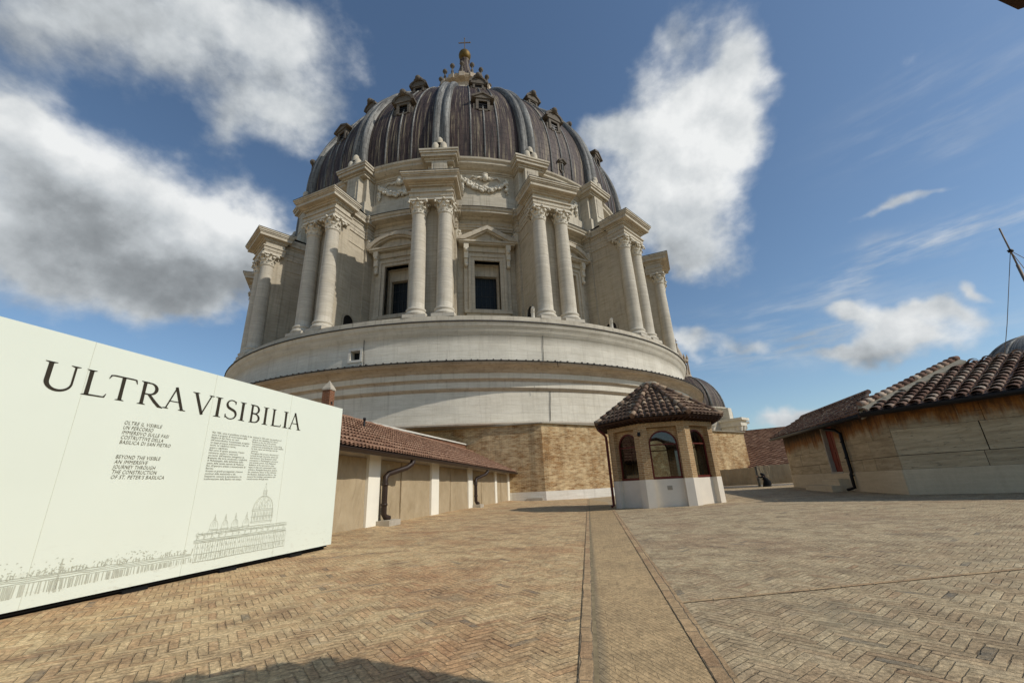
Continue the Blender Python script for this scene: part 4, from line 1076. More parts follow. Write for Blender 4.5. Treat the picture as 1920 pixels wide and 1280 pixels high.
# pale line drawing of the church front and its colonnade
def sketch():
    mb = MB(); r = random.Random(21); y = YF - .0014
    def st(pts, w_=.0042):
        pts = [(a + r.uniform(-.003, .003), b + r.uniform(-.003, .003)) for a, b in pts]
        ribbon(mb, pts, [w_ * r.uniform(.6, 1.2) for _ in pts], y)
    def arc(cx, cz, rx, rz, a0=0, a1=pi, n=14, w_=.004): st(arcpts(cx, cz, rx, rz, a0, a1, n), w_)
    # big dome
    cx = 2.53
    arc(cx, .79, .178, .175); arc(cx + .004, .79, .168, .165); st([(cx - .178, .79), (cx - .178, .62)]); st([(cx + .178, .79), (cx + .178, .60)])
    for q in (-.75, -.45, -.15, .15, .45, .75): st([(cx + q * .178, .79), (cx + q * .15, .88), (cx + q * .06, .962)], .003)
    for z in (.79, .775, .70, .635, .62): st([(cx - .19, z), (cx, z + .002), (cx + .19, z)])
    for i in range(14):
        x = cx - .17 + .34 * i / 13; st([(x, .635), (x, .775)], .0035)
        if i % 2: st([(x + .006, .66), (x + .006, .75), (x + .02, .75), (x + .02, .66)], .003)
    st([(cx - .035, .965), (cx - .03, 1.03), (cx + .03, 1.03), (cx + .035, .965)]); st([(cx - .03, 1.03), (cx, 1.09), (cx + .03, 1.03)]); st([(cx, 1.09), (cx, 1.135)]); st([(cx - .012, 1.118), (cx + .012, 1.118)])
    for i in range(5): st([(cx - .025 + .0125 * i, .97), (cx - .025 + .0125 * i, 1.03)], .003)
    # four little cupolas
    for c, s_ in ((1.79, 1.0), (1.945, .85), (2.095, .85), (2.268, .9)):
        arc(c, .625, .055 * s_, .075 * s_); st([(c - .055 * s_, .625), (c - .055 * s_, .575)]); st([(c + .055 * s_, .625), (c + .055 * s_, .575)])
        st([(c, .70), (c, .765)], .006); st([(c - .018, .70), (c, .745), (c + .018, .70)]); st([(c - .06, .60), (c + .06, .60)])
        for q in (-.5, 0, .5): st([(c + q * .05, .625), (c + q * .03, .69)], .003)
    # facade
    x0, x1 = 1.56, 3.02
    for z, a, b in ((.585, 1.75, 3.0), (.562, 1.60, 3.01), (.548, 1.58, 3.02), (.498, x0, x1), (.482, x0, x1), (.470, x0, x1), (.345, x0 + .02, x1), (.268, x0 + .03, x1)):
        for _ in range(2): st([(a + (b - a) * i / 12, z + r.uniform(-.004, .004)) for i in range(13)])
    n = 44
    for i in range(n + 1):
        x = x0 + .03 + (x1 - x0 - .03) * i / n
        st([(x, .27), (x, .47)], .004)
        if i % 2: st([(x - .01, .29), (x - .01, .33), (x + .008, .335), (x + .008, .29)], .0035); arc(x, .40, .012, .03, 0, pi, 6, .0035)
        if i % 3 == 0: st([(x, .498), (x, .55)]); arc(x + .012, .515, .009, .02, 0, pi, 6, .003)
        if i % 2 == 0: st([(x, .55), (x - .008, .572), (x + .006, .585)], .004)
    for _ in range(260):
        x = r.uniform(x0, x1); z = r.uniform(.27, .58); st([(x, z), (x + r.uniform(-.02, .02), z + r.uniform(-.03, .03))], .003)
    for _ in range(60):
        a = r.uniform(0, pi); q = r.uniform(.3, 1); st([(cx + .17 * q * cos(a), .79 + .165 * q * sin(a)), (cx + .17 * q * cos(a) + r.uniform(-.02, .02), .79 + .165 * q * sin(a) - r.uniform(0, .03))], .003)
    # colonnade
    xa, xb = -.95, 1.56
    def zt(x): t = (x - xa) / (xb - xa); return .395 - .04 * t
    def zb(x): t = (x - xa) / (xb - xa); return .235 + .04 * t
    for o_ in (0, -.012, -.03, .012):
        st([(xa + (xb - xa) * i / 30, zt(xa + (xb - xa) * i / 30) + o_ + r.uniform(-.003, .003)) for i in range(31)], .005)
    x = xa
    while x < xb:
        w_ = .008 if x < 1.0 else .006
        st([(x, zb(x)), (x, zt(x) - .035)], w_)
        if r.random() < .6: st([(x + .012, zb(x)), (x + .012, zt(x) - .04)], w_ * 1.3)
        if r.random() < .55:
            q = zt(x) + .012; st([(x, q), (x + r.uniform(-.008, .008), q + r.uniform(.025, .05))], .009)
        x += r.uniform(.018, .036)
    for _ in range(170):
        x = r.uniform(.05, 1.5); h = .05 + .06 * exp(-((x - .95) / .3) ** 2); z = zt(x) + r.uniform(.01, h)
        st([(x, z), (x + r.uniform(-.02, .02), z + r.uniform(-.008, .012))], .006)
    for _ in range(110):
        x = r.uniform(-.95, .4); z = zt(x) + r.uniform(.01, .14); st([(x, z), (x + r.uniform(-.015, .02), z + r.uniform(-.006, .006))], .006)
    st([(.315, .24), (.315, .36)], .02); st([(.312, .36), (.317, .50)], .012); st([(.30, .42), (.33, .44)], .007); st([(.28, .24), (.28, .33), (.35, .33), (.35, .24)], .006)
    mb.build('line_drawing', M['ink_line'], ban)
sketch()

# ------------------------------------------------------------------ long low shed with a tiled roof
SX, SY, SDX, SDY = -3.83, 11.10, .1627, .9867
SF = frame2(SX, SY, 0, SDX, SDY)
shed = thing('tiled_shed', 'long low shed with a brown tiled roof, white posts and canvas covered bays', 'shed', SF)
S0, S1 = -9.0, 19.6
mb = MB(); mb.box(S0, S1, .10, 5.2, -.3, 1.98); mb.build('wall', M['plaster'], shed)
posts = [(-8.7, -8.0), (-4.4, -3.7), (.08, .71), (4.59, 5.35), (9.31, 10.04), (14.95, 15.45), (18.9, 19.58)]
for a, b in posts:
    mb = MB(); mb.box(a, b, -.02, .2, 0, 1.97); mb.build('post', M['white_post'], shed)
for (a, b), (c, d) in zip(posts, posts[1:]):
    mb = MB(); r = random.Random(int(c * 10)); nx, nz = 40, 16; rows = []
    ph = [(r.uniform(0, 6), r.uniform(.5, 1.4), r.uniform(-.7, .7)) for _ in range(7)]
    for j in range(nz + 1):
        row = []; v = j / nz
        for i in range(nx + 1):
            u = i / nx; yy = .0
            for p, f, sl_ in ph: yy += .011 * abs(sin(p + f * 9 * (u + sl_ * v * .5))) ** 3 * (1.3 - v)
            yy += -.03 * sin(pi * u) * (1 - v)
            row.append((b + .004 + (c - b - .008) * u, .065 - yy, .10 + (1.80 - .10) * v + (.012 * sin(u * 25 + c) if j == 0 else 0)))
        rows.append(row)
    mb.grid(rows, False, lambda A, B: (B * .1, A * .1), .5, True)
    x = b + (c - b) * .38; mb.box(x, x + .012, .03, .06, .12, 1.78)
    mb.build('canvas_panel', M['canvas'], shed)
EZ, EY = 1.93, -.48
rise = Vector((0, 2.55 + .48, 3.42 - EZ)); RL = rise.length
mb = MB(); mb.face([(S0 - .2, EY, EZ), (S1 + .9, EY, EZ), (S1 + .9, 2.55, 3.42), (S0 - .2, 2.55, 3.42)]); mb.face([(S0 - .2, EY, EZ - .06), (S0 - .2, 2.55, 3.36), (S1 + .9, 2.55, 3.36), (S1 + .9, EY, EZ - .06)])
mb.face([(S0 - .2, EY, EZ - .06), (S1 + .9, EY, EZ - .06), (S1 + .9, EY, EZ), (S0 - .2, EY, EZ)]); mb.face([(S1 + .9, EY, EZ - .06), (S1 + .9, 2.55, 3.36), (S1 + .9, 2.55, 3.42), (S1 + .9, EY, EZ)])
mb.face([(S0 - .2, 2.55, 3.42), (S1 + .9, 2.55, 3.42), (S1 + .9, 5.6, 1.95), (S0 - .2, 5.6, 1.95)])
roof = mb.build('roof', M['pan'], shed)
tile_roof('roof_tiles', M['tile_red'], roof, (S0 - .2, EY, EZ + .01), (1, 0, 0), rise, S1 - S0 + 1.1, RL, cw=.17, rl=.36)
mb = MB()
x = S0
while x < S1 + .8:
    mb.lathe([(.11, 0), (.085, .40)], n=8); x += 99
mb = MB(); mb.tube([(S0 - .2 + i * .4, 2.55, 3.44 + .012 * (i % 2)) for i in range(75)], [.10 + .012 * (i % 2) for i in range(75)], 8); mb.build('ridge_tiles', M['tile_red'], roof)
mb = MB(); mb.extrude([(4.0, 1.5), (S1 + 1.0, 1.5), (S1 + 1.0, 4.0), (4.0, 3.58)], lambda a, z, d: (a, d, z), 3.05, 3.3); wl = mb.build('parapet', M['brick_chim'], shed)
mb = MB(); mb.extrude([(3.95, 3.58), (S1 + 1.05, 4.0), (S1 + 1.05, 4.08), (3.95, 3.66)], lambda a, z, d: (a, d, z), 2.98, 3.36); mb.build('parapet_coping', M['plaster_old'], shed)
gm = MB(); rows = []
for xx in (S0 - .2, S1 + .95):
    rows.append([(xx, EY - .06 + .085 * cos(t), EZ - .05 + .085 * sin(t)) for t in [pi + pi * i / 8 for i in range(9)]])
gm.grid(rows); rows2 = [[(p[0], p[1] * 1.0 + .0, p[2] + .006) for p in r_] for r_ in rows]; gm.grid([r_[::-1] for r_ in rows2])
gm.tube([(S0 - .2, EY - .145, EZ - .05), (S1 + .95, EY - .145, EZ - .05)], .012, 6)
gm.build('gutter', M['brown_metal'], shed)
blocks = []
for s_, big in ((.62, 1), (9.98, 1), (19.5, 0)):
    dp = MB()
    dp.tube([(s_ + 1.05, EY - .06, EZ - .12), (s_ + 1.02, EY - .03, EZ - .24), (s_ + .85, EY + .06, EZ - .34), (s_ + .32, -.14, EZ - .50), (s_ + .16, -.14, EZ - .60), (s_ + .15, -.14, EZ - .72), (s_ + .15, -.14, .42), (s_ + .20, -.17, .34), (s_ + .30, -.23, .30)], [.075] * 9, 10)
    for z in (1.12, .62): dp.tube([(s_ + .15, -.14, z), (s_ + .15, -.14, z + .06)], .088, 10)
    dp.build('downpipe', M['brown_metal'], shed)
    p = SF @ Vector((s_ + .32, -.22, 0))
    mb = MB(); mb.box(-.34, .34, -.17, .19, -.05, .125); mb.box(-.28, .30, -.10, .12, .125, .135)
    o = mb.build('drain_block', M['grey_slab']); o.matrix_world = frame2(p.x, p.y, gz(p.x, p.y), SDX, SDY)
    blocks.append(o)
tag(blocks[0], 'pale stone drain block under the nearest downpipe of the shed, beside the cream wall', 'stone block', 'stone blocks under the shed downpipes')
tag(blocks[1], 'pale stone drain block under the middle downpipe of the canvas covered shed', 'stone block', 'stone blocks under the shed downpipes')
tag(blocks[2], 'pale stone drain block at the far end of the shed by the brick octagon', 'stone block', 'stone blocks under the shed downpipes')
mb = MB(); mb.box(-.55, .55, -.16, .16, -.03, .14); mb.box(-.5, .5, -.1, .2, .14, .17)
o = mb.build('stone_slab', M['grey_slab']); o.matrix_world = frame2(1.0, 29.85, gz(1.0, 29.85), .97, -.16)
tag(o, 'low grey stone slab lying at the foot of the shaded brick octagon', 'slab')
mb = MB(); mb.tube([(2.6, 1.6, 2.8), (2.6, 1.6, 3.28)], .035, 8); mb.tube([(2.6, 1.6, 3.24), (2.6, 1.6, 3.32)], .05, 8)
mb.build('vent_pipe', M['black_metal_and_shade'], shed)
# brick chimney with a pale cap, rising behind the exhibition wall
cp = SF @ Vector((6.9, 4.6, 0))
ch = thing('chimney', 'slim brick chimney with a pale pyramid cap rising behind the exhibition wall', 'chimney', frame2(-9.0, 20.0, 0, SDX, SDY))
mb = MB(); mb.box(-.2, .2, -.2, .2, 0, 5.78); mb.build('shaft', M['brick_chim'], ch)
mb = MB(); mb.prism([(-.23, -.23), (.23, -.23), (.23, .23), (-.23, .23)], 5.78, 5.86)
for q in range(4):
    a = q * pi / 2; P_ = [(.23 * cos(a + t) * 1.414, .23 * sin(a + t) * 1.414, 5.86) for t in (pi / 4, 3 * pi / 4)]; mb.face([P_[0], P_[1], (0, 0, 6.28)])
mb.build('cap', M['grey_slab'], ch)
mb = MB(); mb.box(-.06, .06, -.21, .21, 5.1, 5.22); mb.build('vent', M['black_metal_and_shade'], ch)

# ------------------------------------------------------------------ brick kiosk (octagonal roof lantern)
def kiosk(name, label, Mx, group=None):
    K = thing(name, label, 'kiosk', Mx, group)
    R = 2.057; ap = R * cos(pi / 8); half = R * sin(pi / 8)
    pw = .27            # pilaster half-face width on each side of a corner
    ZP, ZB = .91, 2.86
    inner = ap - .19
    pl, br, cr = MB(), MB(), MB()
    def corner_poly(k, grow=0.0):
        a = k * pi / 4 + pi / 8; C_ = Vector(((R + grow) * sin(a), -(R + grow) * cos(a)))
        t0 = Vector((cos(a - pi / 8), sin(a - pi / 8))); t1 = Vector((cos(a + pi / 8), sin(a + pi / 8)))
        n0 = Vector((sin(a - pi / 8), -cos(a - pi / 8))); n1 = Vector((sin(a + pi / 8), -cos(a + pi / 8)))
        p0 = C_ - t0 * (pw + grow); p1 = C_ + t1 * (pw + grow)
        return [tuple(p0), tuple(C_), tuple(p1), tuple(p1 - n1 * .3), tuple(C_ * .8), tuple(p0 - n0 * .3)]
    for k in range(8):
        Mk = RZ(k * pi / 4)
        pl.prism(corner_poly(k, .012), -.15, ZP); br.prism(corner_poly(k), ZP, ZB - .16); 
        hw = half - pw + .01
        pl.box(-hw, hw, -inner - .012, -inner + .16, -.15, ZP, Mk)
        # wall between pilasters with an arched opening
        ow = hw - .03; zs = 2.09; zt = zs + ow
        arc = [(ow * cos(t), zs + ow * sin(t)) for t in [pi * i / 14 for i in range(15)]]
        for (a, b), (c, d) in zip(arc, arc[1:]):
            for yy in (-inner, -inner + .16):
                br.face([Mk @ Vector((a, yy, b)), Mk @ Vector((c, yy, d)), Mk @ Vector((c, yy, ZB - .18)), Mk @ Vector((a, yy, ZB - .18))], None)
            br.face([Mk @ Vector((a, -inner, b)), Mk @ Vector((c, -inner, d)), Mk @ Vector((c, -inner + .16, d)), Mk @ Vector((a, -inner + .16, b))])
        for s_ in (-1, 1):
            br.box(min(s_ * ow, s_ * hw), max(s_ * ow, s_ * hw), -inner, -inner + .16, ZP, zs, Mk)
            br.face([Mk @ Vector((s_ * q, -inner, z)) for q, z in ((ow, zs), (hw, zs), (hw, ZB - .18), (ow, ZB - .18))])
        cr.box(-half - .02, half + .02, -ap - .01, -ap + .45, ZB - .16, ZB, Mk)
        # arched window
        f = MB(); fw_ = .055
        outer = [(ow - .002, ZP + .02)] + [(q * (ow - .002) / ow, z) for q, z in arc] + [(-ow + .002, ZP + .02)]
        o2 = ow - fw_; ia = [(o2 * cos(t), zs + o2 * sin(t)) for t in [pi * i / 14 for i in range(15)]]
        innr = [(o2, ZP + .08)] + ia + [(-o2, ZP + .08)]
        for (a, b), (c, d), (a2, b2), (c2, d2) in zip(outer, outer[1:], innr, innr[1:]):
            for yy in (-inner - .004, -inner + .06):
                f.face([Mk @ Vector((a, yy, b)), Mk @ Vector((c, yy, d)), Mk @ Vector((c2, yy, d2)), Mk @ Vector((a2, yy, b2))])
            f.face([Mk @ Vector((a2, -inner - .004, b2)), Mk @ Vector((c2, -inner - .004, d2)), Mk @ Vector((c2, -inner + .06, d2)), Mk @ Vector((a2, -inner + .06, b2))])
        f.box(-ow, ow, -inner - .02, -inner + .06, ZP + .002, ZP + .08, Mk)
        f.box(-o2, o2, -inner + .005, -inner + .05, zs - .02, zs + .02, Mk)
        wd = f.build('window', M['maroon'], K)
        g = MB()
        g.face([Mk @ Vector((q, -inner + .03, z)) for q, z in innr])
        g.build('pane', M['glass'], wd)
    pl.build('plinth', M['plaster'], K); br.build('wall', M['brick_kiosk'], K); cr.build('frieze', M['brick_kiosk'], K)
    # interior floor so that the panes do not look through to the paving
    fl = MB(); fl.prism([((R - .3) * sin(k * pi / 4 + pi / 8), -(R - .3) * cos(k * pi / 4 + pi / 8)) for k in range(8)], .5, .55); fl.build('floor', M['grey_slab'], K)
    # eave soffit, fascia and roof
    RE, ZE, ZA = 2.50, 3.02, 4.66
    so_ = MB()
    pt = lambda r_, k, z: (r_ * sin(k * pi / 4 + pi / 8), -r_ * cos(k * pi / 4 + pi / 8), z)
    for k in range(8):
        so_.face([pt(R - .2, k, ZB + .01), pt(R - .2, k + 1, ZB + .01), pt(RE - .03, k + 1, ZE - .06), pt(RE - .03, k, ZE - .06)])
        so_.face([pt(RE - .03, k, ZE - .06), pt(RE - .03, k + 1, ZE - .06), pt(RE, k + 1, ZE), pt(RE, k, ZE)])
        so_.face([pt(RE, k, ZE), pt(RE, k + 1, ZE), pt(.0001, k + 1, ZA), pt(.0001, k, ZA)][:3])
        for q in range(9):
            t = (q + .5) / 9; a = Vector(pt(RE - .06, k, ZE - .09)).lerp(Vector(pt(RE - .06, k + 1, ZE - .09)), t); b = Vector(pt(R - .1, k, ZB - .01)).lerp(Vector(pt(R - .1, k + 1, ZB - .01)), t)
            so_.tube([a, b], .028, 4)
    rf = so_.build('roof', M['dark_wood'], K)
    tm_ = MB()
    apr = RE * cos(pi / 8); sl_ = hypot(apr, ZA - ZE); Wd = 2 * RE * sin(pi / 8)
    for k in range(8):
        Mk = RZ(k * pi / 4)
        o = Mk @ Vector((-Wd / 2, -apr, ZE + .02)); xd = Mk.to_3x3() @ Vector((1, 0, 0)); yd = (Mk.to_3x3() @ Vector((0, apr, ZA - ZE)))
        t_ = tile_roof('roof_tiles', M['tile_dark'], rf, o, xd, yd, Wd, sl_ * .96, Wd / 2 - .02, Wd / 2 + .02, cw=.21, rl=.30)
    hip = MB()
    for k in range(8):
        a, b = Vector(pt(RE + .03, k, ZE + .03)), Vector(pt(.12, k, ZA + .02)); n = 9
        for i in range(n):
            p, q = a.lerp(b, i / n), a.lerp(b, (i + 1.12) / n)
            hip.tube([p + Vector((0, 0, .05)), q + Vector((0, 0, .02))], [.10, .08], 8, True, random.random())
    hip.build('hip_tiles', M['tile_dark'], rf)
    cap = MB(); cap.lathe([(.30, ZA - .10), (.33, ZA + .0), (.30, ZA + .07), (.16, ZA + .10), (.01, ZA + .11)], n=10); cap.build('roof_cap', M['mortar_strip'], rf)
    # rainwater pipe on the corner and small fittings
    a = -3 * pi / 8 + pi / 8 - .0
    def cpt(r_, k, z): return pt(r_, k, z)
    kk = 6
    dp = MB(); dp.tube([cpt(RE - .05, kk, ZE - .16), cpt(R + .18, kk, ZE - .34), cpt(R + .10, kk, ZE - .46), cpt(R + .10, kk, .06), cpt(R + .2, kk, .03)], .05, 8)
    dp.build('downpipe', M['maroon'], K)
    gt = MB()
    for z, t in ((.64, 0), (.60, 1), (.56, 2)): gt.box(-.07, .07, -inner - .03, -inner - .010, z, z + .028)
    gt.box(-.085, .085, -inner - .022, -inner - .011, .545, .685)
    gt.build('vent_grille', M['grey_slab'], K)
    lm_ = MB(); a0 = -pi / 8
    q = Vector(((R + .03) * sin(a0), -(R + .03) * cos(a0), 2.42)); lm_.box(-.05, .05, -.05, .03, 0, .12, T(*q)); lm_.ball(q + Vector((-.02, -.08, .02)), .05, 8, 6)
    lm_.build('lamp', M['black_metal_and_shade'], K)
    return K
kx, ky = 5.636, 17.308
K1 = kiosk('brick_kiosk', 'small octagonal brick kiosk with arched maroon windows and a pointed tiled roof', T(kx, ky, gz(kx, ky)) @ RZ(-.226))

# tiled hut beside the camera: its eave corner shows in the top right corner and it shades the near paving
hut = thing('tiled_hut', 'dark tiled eave corner poking into the top right corner of the photo', 'hut', T(0, 0, 0))
hp = [(2.46, 1.405), (1.45, 1.08), (1.0, .45), (1.2, -1.2), (3.2, -1.6), (4.6, -.4), (3.9, .75)]
hz_ = 3.04; cx_, cy_ = 2.75, -.15
hw_ = MB(); hw_.prism([(cx_ + (x - cx_) * .62, cy_ + (y - cy_) * .62) for x, y in hp], -.1, hz_ - .05); hw_.build('wall', M['brick_kiosk'], hut)
hr = MB()
for a, b in zip(hp, hp[1:] + hp[:1]):
    hr.face([(*a, hz_), (*b, hz_), (cx_, cy_, 3.85)]); hr.face([(*b, hz_ - .12), (*a, hz_ - .12), (cx_, cy_, 2.98)]); hr.face([(*a, hz_ - .12), (*b, hz_ - .12), (*b, hz_), (*a, hz_)])
hro = hr.build('roof', M['dark_wood'], hut)
for a, b in zip(hp, hp[1:] + hp[:1]):
    a3, b3 = Vector((*a, hz_)), Vector((*b, hz_)); xd = a3 - b3; xn = xd.normalized(); ap3 = Vector((cx_, cy_, 3.85)); u = (ap3 - b3).dot(xn); yd = (ap3 - b3) - xn * u
    if xn.cross(yd).z < 0: a3, b3 = b3, a3; xd = -xd; xn = -xn; u = (ap3 - b3).dot(xn); yd = (ap3 - b3) - xn * u
    tile_roof('roof_tiles', M['tile_dark'], hro, b3 + Vector((0, 0, .01)), xd, yd, xd.length, yd.length * .97, min(max(u, .02), xd.length - .02), min(max(u, .02), xd.length - .02) + .01, cw=.2, rl=.3)

# ------------------------------------------------------------------ travertine building on the right
C_ = Vector((11.6, 13.48)); L_ = Vector((16.3, 27.1)); dl = (L_ - C_).normalized(); nl = Vector((dl.y, -dl.x))      # nl points into the building
dr = Vector((.482, -.876)).normalized(); nr_ = Vector((-dr.y, dr.x))
LL, LR = 13.3, 12.0
rb = thing('travertine_building', 'low travertine block building with rust stained walls, a dark red door and tiled roofs', 'building', T(C_.x, C_.y, 0))
def wp(s, d, z, face):           # point relative to the corner; s along the wall, d inwards
    q = dl * s + nl * d if face == 'l' else dr * s + nr_ * d
    return Vector((q.x, q.y, z))
def ez(s, face): return 2.66 + (.029 * s if face == 'l' else .006 * s)
D0, D1 = 4.93, 6.30
def wallface(mb, face, s0, s1, z0, z1, d=0.0):
    n = max(1, int((s1 - s0) / 1.0))
    for i in range(n):
        a, b = s0 + (s1 - s0) * i / n, s0 + (s1 - s0) * (i + 1) / n
        t0 = z1 if z1 is not None else ez(a, face) + .12; t1 = z1 if z1 is not None else ez(b, face) + .12
        u = (lambda q: -q) if face == 'l' else (lambda q: q)
        mb.face([wp(a, d, z0, face), wp(b, d, z0, face), wp(b, d, t1, face), wp(a, d, t0, face)], [(u(a), z0), (u(b), z0), (u(b), t1), (u(a), t0)])
wl = MB(); rw = random.Random(77)
def blockwall(mb, face, s0, s1, first):
    rows = [(.905, 1.295), (1.311, 1.86 if face == 'l' else 2.06), (1.868 if face == 'l' else 2.068, 3.3)]
    for i, (z0, z1) in enumerate(rows):
        a = s0
        while a < s1 - .02:
            b = min(s1, a + rw.uniform(1.0, 1.9) * (1.25 if i == 1 else 1.0) * (1.3 if face == 'r' else 1.0))
            if s1 - b < .5: b = s1
            d = -rw.uniform(0, .014); tn = rw.uniform(.25, .95); g = rw.uniform(.005, .013)
            n = 4
            top = lambda q: min(z1, ez(q, face) + .12)
            P = [(a + g + (b - a - 2 * g) * k / n) for k in range(n + 1)]
            for p, q in zip(P, P[1:]):
                wb = lambda: rw.uniform(-.004, .004)
                mb.face([wp(p, d, z0, face), wp(q, d, z0, face), wp(q, d, top(q), face), wp(p, d, top(p), face)], None, tn)
                mb.face([wp(p, d, z0, face), wp(p, .03, z0, face), wp(q, .03, z0, face), wp(q, d, z0, face)], None, tn); mb.face([wp(p, d, top(p), face), wp(p, .03, top(p), face), wp(q, .03, top(q), face), wp(q, d, top(q), face)], None, tn)
            for q in (P[0], P[-1]): mb.face([wp(q, d, z0, face), wp(q, .03, z0, face), wp(q, .03, top(q), face), wp(q, d, top(q), face)], None, tn)
            a = b
    n = max(1, int(s1 - s0))
    for i in range(n):
        a, b = s0 + (s1 - s0) * i / n, s0 + (s1 - s0) * (i + 1) / n
        mb.face([wp(a, .02, .9, face), wp(b, .02, .9, face), wp(b, .02, ez(b, face) + .12, face), wp(a, .02, ez(a, face) + .12, face)], None, 0.0)
blockwall(wl, 'l', 0, D0, 0); blockwall(wl, 'l', D1, LL, 0); blockwall(wl, 'r', 0, LR, 0)
wl.face([wp(LL, 0, -.3, 'l'), wp(LL, 6, -.3, 'l'), wp(LL, 6, 3.0, 'l'), wp(LL, 0, 3.2, 'l')])
# door reveals
for s_ in (D0, D1): wl.face([wp(s_, 0, .9, 'l'), wp(s_, .22, .9, 'l'), wp(s_, .22, 2.95, 'l'), wp(s_, 0, 2.95, 'l')])
wl.build('wall', M['rustwall'], rb)
pm = MB(); wallface(pm, 'l', -.03, LL + .04, -.4, .9, -.035); wallface(pm, 'r', -.03, LR, -.4, .9, -.035)
pm.face([wp(-.03, -.035, .9, 'l'), wp(LL, -.035, .9, 'l'), wp(LL, .5, .9, 'l'), wp(-.03, .5, .9, 'l')]); pm.face([wp(-.03, -.035, .9, 'r'), wp(LR, -.035, .9, 'r'), wp(LR, .05, .9, 'r'), wp(-.03, .05, .9, 'r')])
pm.face([wp(LL + .04, -.035, -.4, 'l'), wp(LL + .04, 3, -.4, 'l'), wp(LL + .04, 3, .9, 'l'), wp(LL + .04, -.035, .9, 'l')])
pm.build('plinth', M['plinth'], rb)
def lbox(mb, s0, s1, d0, d1, z0, z1, face='l'):
    P = [wp(s, d, z, face) for z in (z0, z1) for d in (d0, d1) for s in (s0, s1)]
    for q in ((0, 2, 3, 1), (4, 5, 7, 6), (0, 1, 5, 4), (2, 6, 7, 3), (0, 4, 6, 2), (1, 3, 7, 5)): mb.face([P[i] for i in q])
dm = MB(); lbox(dm, D0 + .02, D1 - .02, .14, .20, .93, 2.9)
for s_ in (D0 + .25, D0 + .75): lbox(dm, s_, s_ + .36, .125, .145, 1.1, 1.75); lbox(dm, s_, s_ + .36, .125, .145, 1.85, 2.6)
dr_o = dm.build('door', M['door_red'], rb)
hm = MB(); lbox(hm, D0 + .12, D0 + .17, .08, .145, 1.86, 1.94); lbox(hm, D0 + .10, D0 + .30, .08, .095, 1.9, 1.925); hm.build('handle', M['grey_slab'], dr_o)
jm = MB(); lbox(jm, D1 - .12, D1 + .02, -.02, .4, .9, 1.35); lbox(jm, D1 - .07, D1 + .07, -.015, .4, 1.352, 2.1); lbox(jm, D1 - .1, D1 + .03, -.02, .4, 2.102, 2.8); lbox(jm, D0 - .05, D1 + .05, -.04, .4, .86, .935)
jm.build('door_jamb', M['grey_slab'], rb)
st_ = MB(); lbox(st_, 4.5, 6.6, -.38, -.036, .1, .66); lbox(st_, 4.35, 8.1, -.72, -.381, 0, .42); st_.build('steps', M['plinth'], rb)
pp = MB(); s_ = 3.8
pp.tube([wp(s_ + .95, -.42, ez(4, 'l') - .06, 'l'), wp(s_ + .75, -.36, ez(4, 'l') - .16, 'l'), wp(s_ + .3, -.16, ez(4, 'l') - .26, 'l'), wp(s_, -.10, ez(4, 'l') - .42, 'l'), wp(s_, -.10, .9, 'l'), wp(s_, -.14, .8, 'l'), wp(s_, -.14, .34, 'l'), wp(s_ + .25, -.3, .27, 'l')], .06, 10)
for z in (.75, 1.4, 2.0): pp.tube([wp(s_, -.115, z, 'l'), wp(s_, -.115, z + .05, 'l')], .078, 10)
pp.build('downpipe', M['black_metal_and_shade'], rb)
def roofpart(face, s0, s1, over, slope, run, tint):
    a, b = wp(s0, -over, ez(s0, face), face), wp(s1, -over, ez(s1, face), face)
    inn = (nl if face == 'l' else nr_); yd = Vector((inn.x, inn.y, slope)); 
    if face == 'l': o, xd = b, (a - b)
    else: o, xd = a, (b - a)
    W_ = xd.length
    up_ = yd.normalized() * (run * sqrt(1 + slope * slope))
    mb = MB()
    lift = Vector((0, 0, -.03)); bt = Vector((0, 0, -.12))
    P = [o + lift, o + xd + lift, o + xd + up_ + lift, o + up_ + lift]
    mb.face(P); mb.face([p + bt for p in P][::-1])
    for i in range(4): mb.face([P[i], P[i] + bt, P[(i + 1) % 4] + bt, P[(i + 1) % 4]])
    return mb, o, xd, yd, W_, up_.length
mb, o, xd, yd, W_, hh = roofpart('l', .15, LL + .6, .50, .58, 1.9, 0)
xn_, yn_ = Vector(xd).normalized(), Vector(yd).normalized(); mb = MB(); P = [o, o + xd, o + xn_ * (W_ - 4.1) + yn_ * hh, o + yn_ * hh]; P = [p - Vector((0, 0, .03)) for p in P]; Q = [p - Vector((0, 0, .12)) for p in P]
mb.face(P); mb.face(Q[::-1])
for i in range(4): mb.face([P[i], Q[i], Q[(i + 1) % 4], P[(i + 1) % 4]])
r1 = mb.build('roof', M['pan'], rb)
tile_roof('roof_tiles', M['tile_grey'], r1, o, xd, yd, W_, hh, b=W_ - 4.1, cw=.21, rl=.30)
b2 = MB()
for i in range(40):
    q = o + xn_ * (W_ - 4.1) * (i / 40) + Vector(yd).normalized() * hh; q2 = o + xn_ * (W_ - 4.1) * ((i + 1.1) / 40) + Vector(yd).normalized() * hh
    b2.tube([q + Vector((0, 0, .03)), q2 + Vector((0, 0, .05))], [.09, .10], 8, True, .3 + .4 * random.random())
b2.build('ridge_tiles', M['tile_grey'], r1)
mb, o, xd, yd, W_, hh = roofpart('r', -.5, LR, .52, .40, 3.7, 0)
mb = MB(); xn_, yn_ = Vector(xd).normalized(), Vector(yd).normalized(); P = [o, o + xd, o + xd + yn_ * hh, o + xn_ * 1.85 + yn_ * hh]; P = [p - Vector((0, 0, .03)) for p in P]; Q = [p - Vector((0, 0, .12)) for p in P]
mb.face(P); mb.face(Q[::-1])
for i in range(4): mb.face([P[i], Q[i], Q[(i + 1) % 4], P[(i + 1) % 4]])
r2 = mb.build('roof', M['pan'], rb)
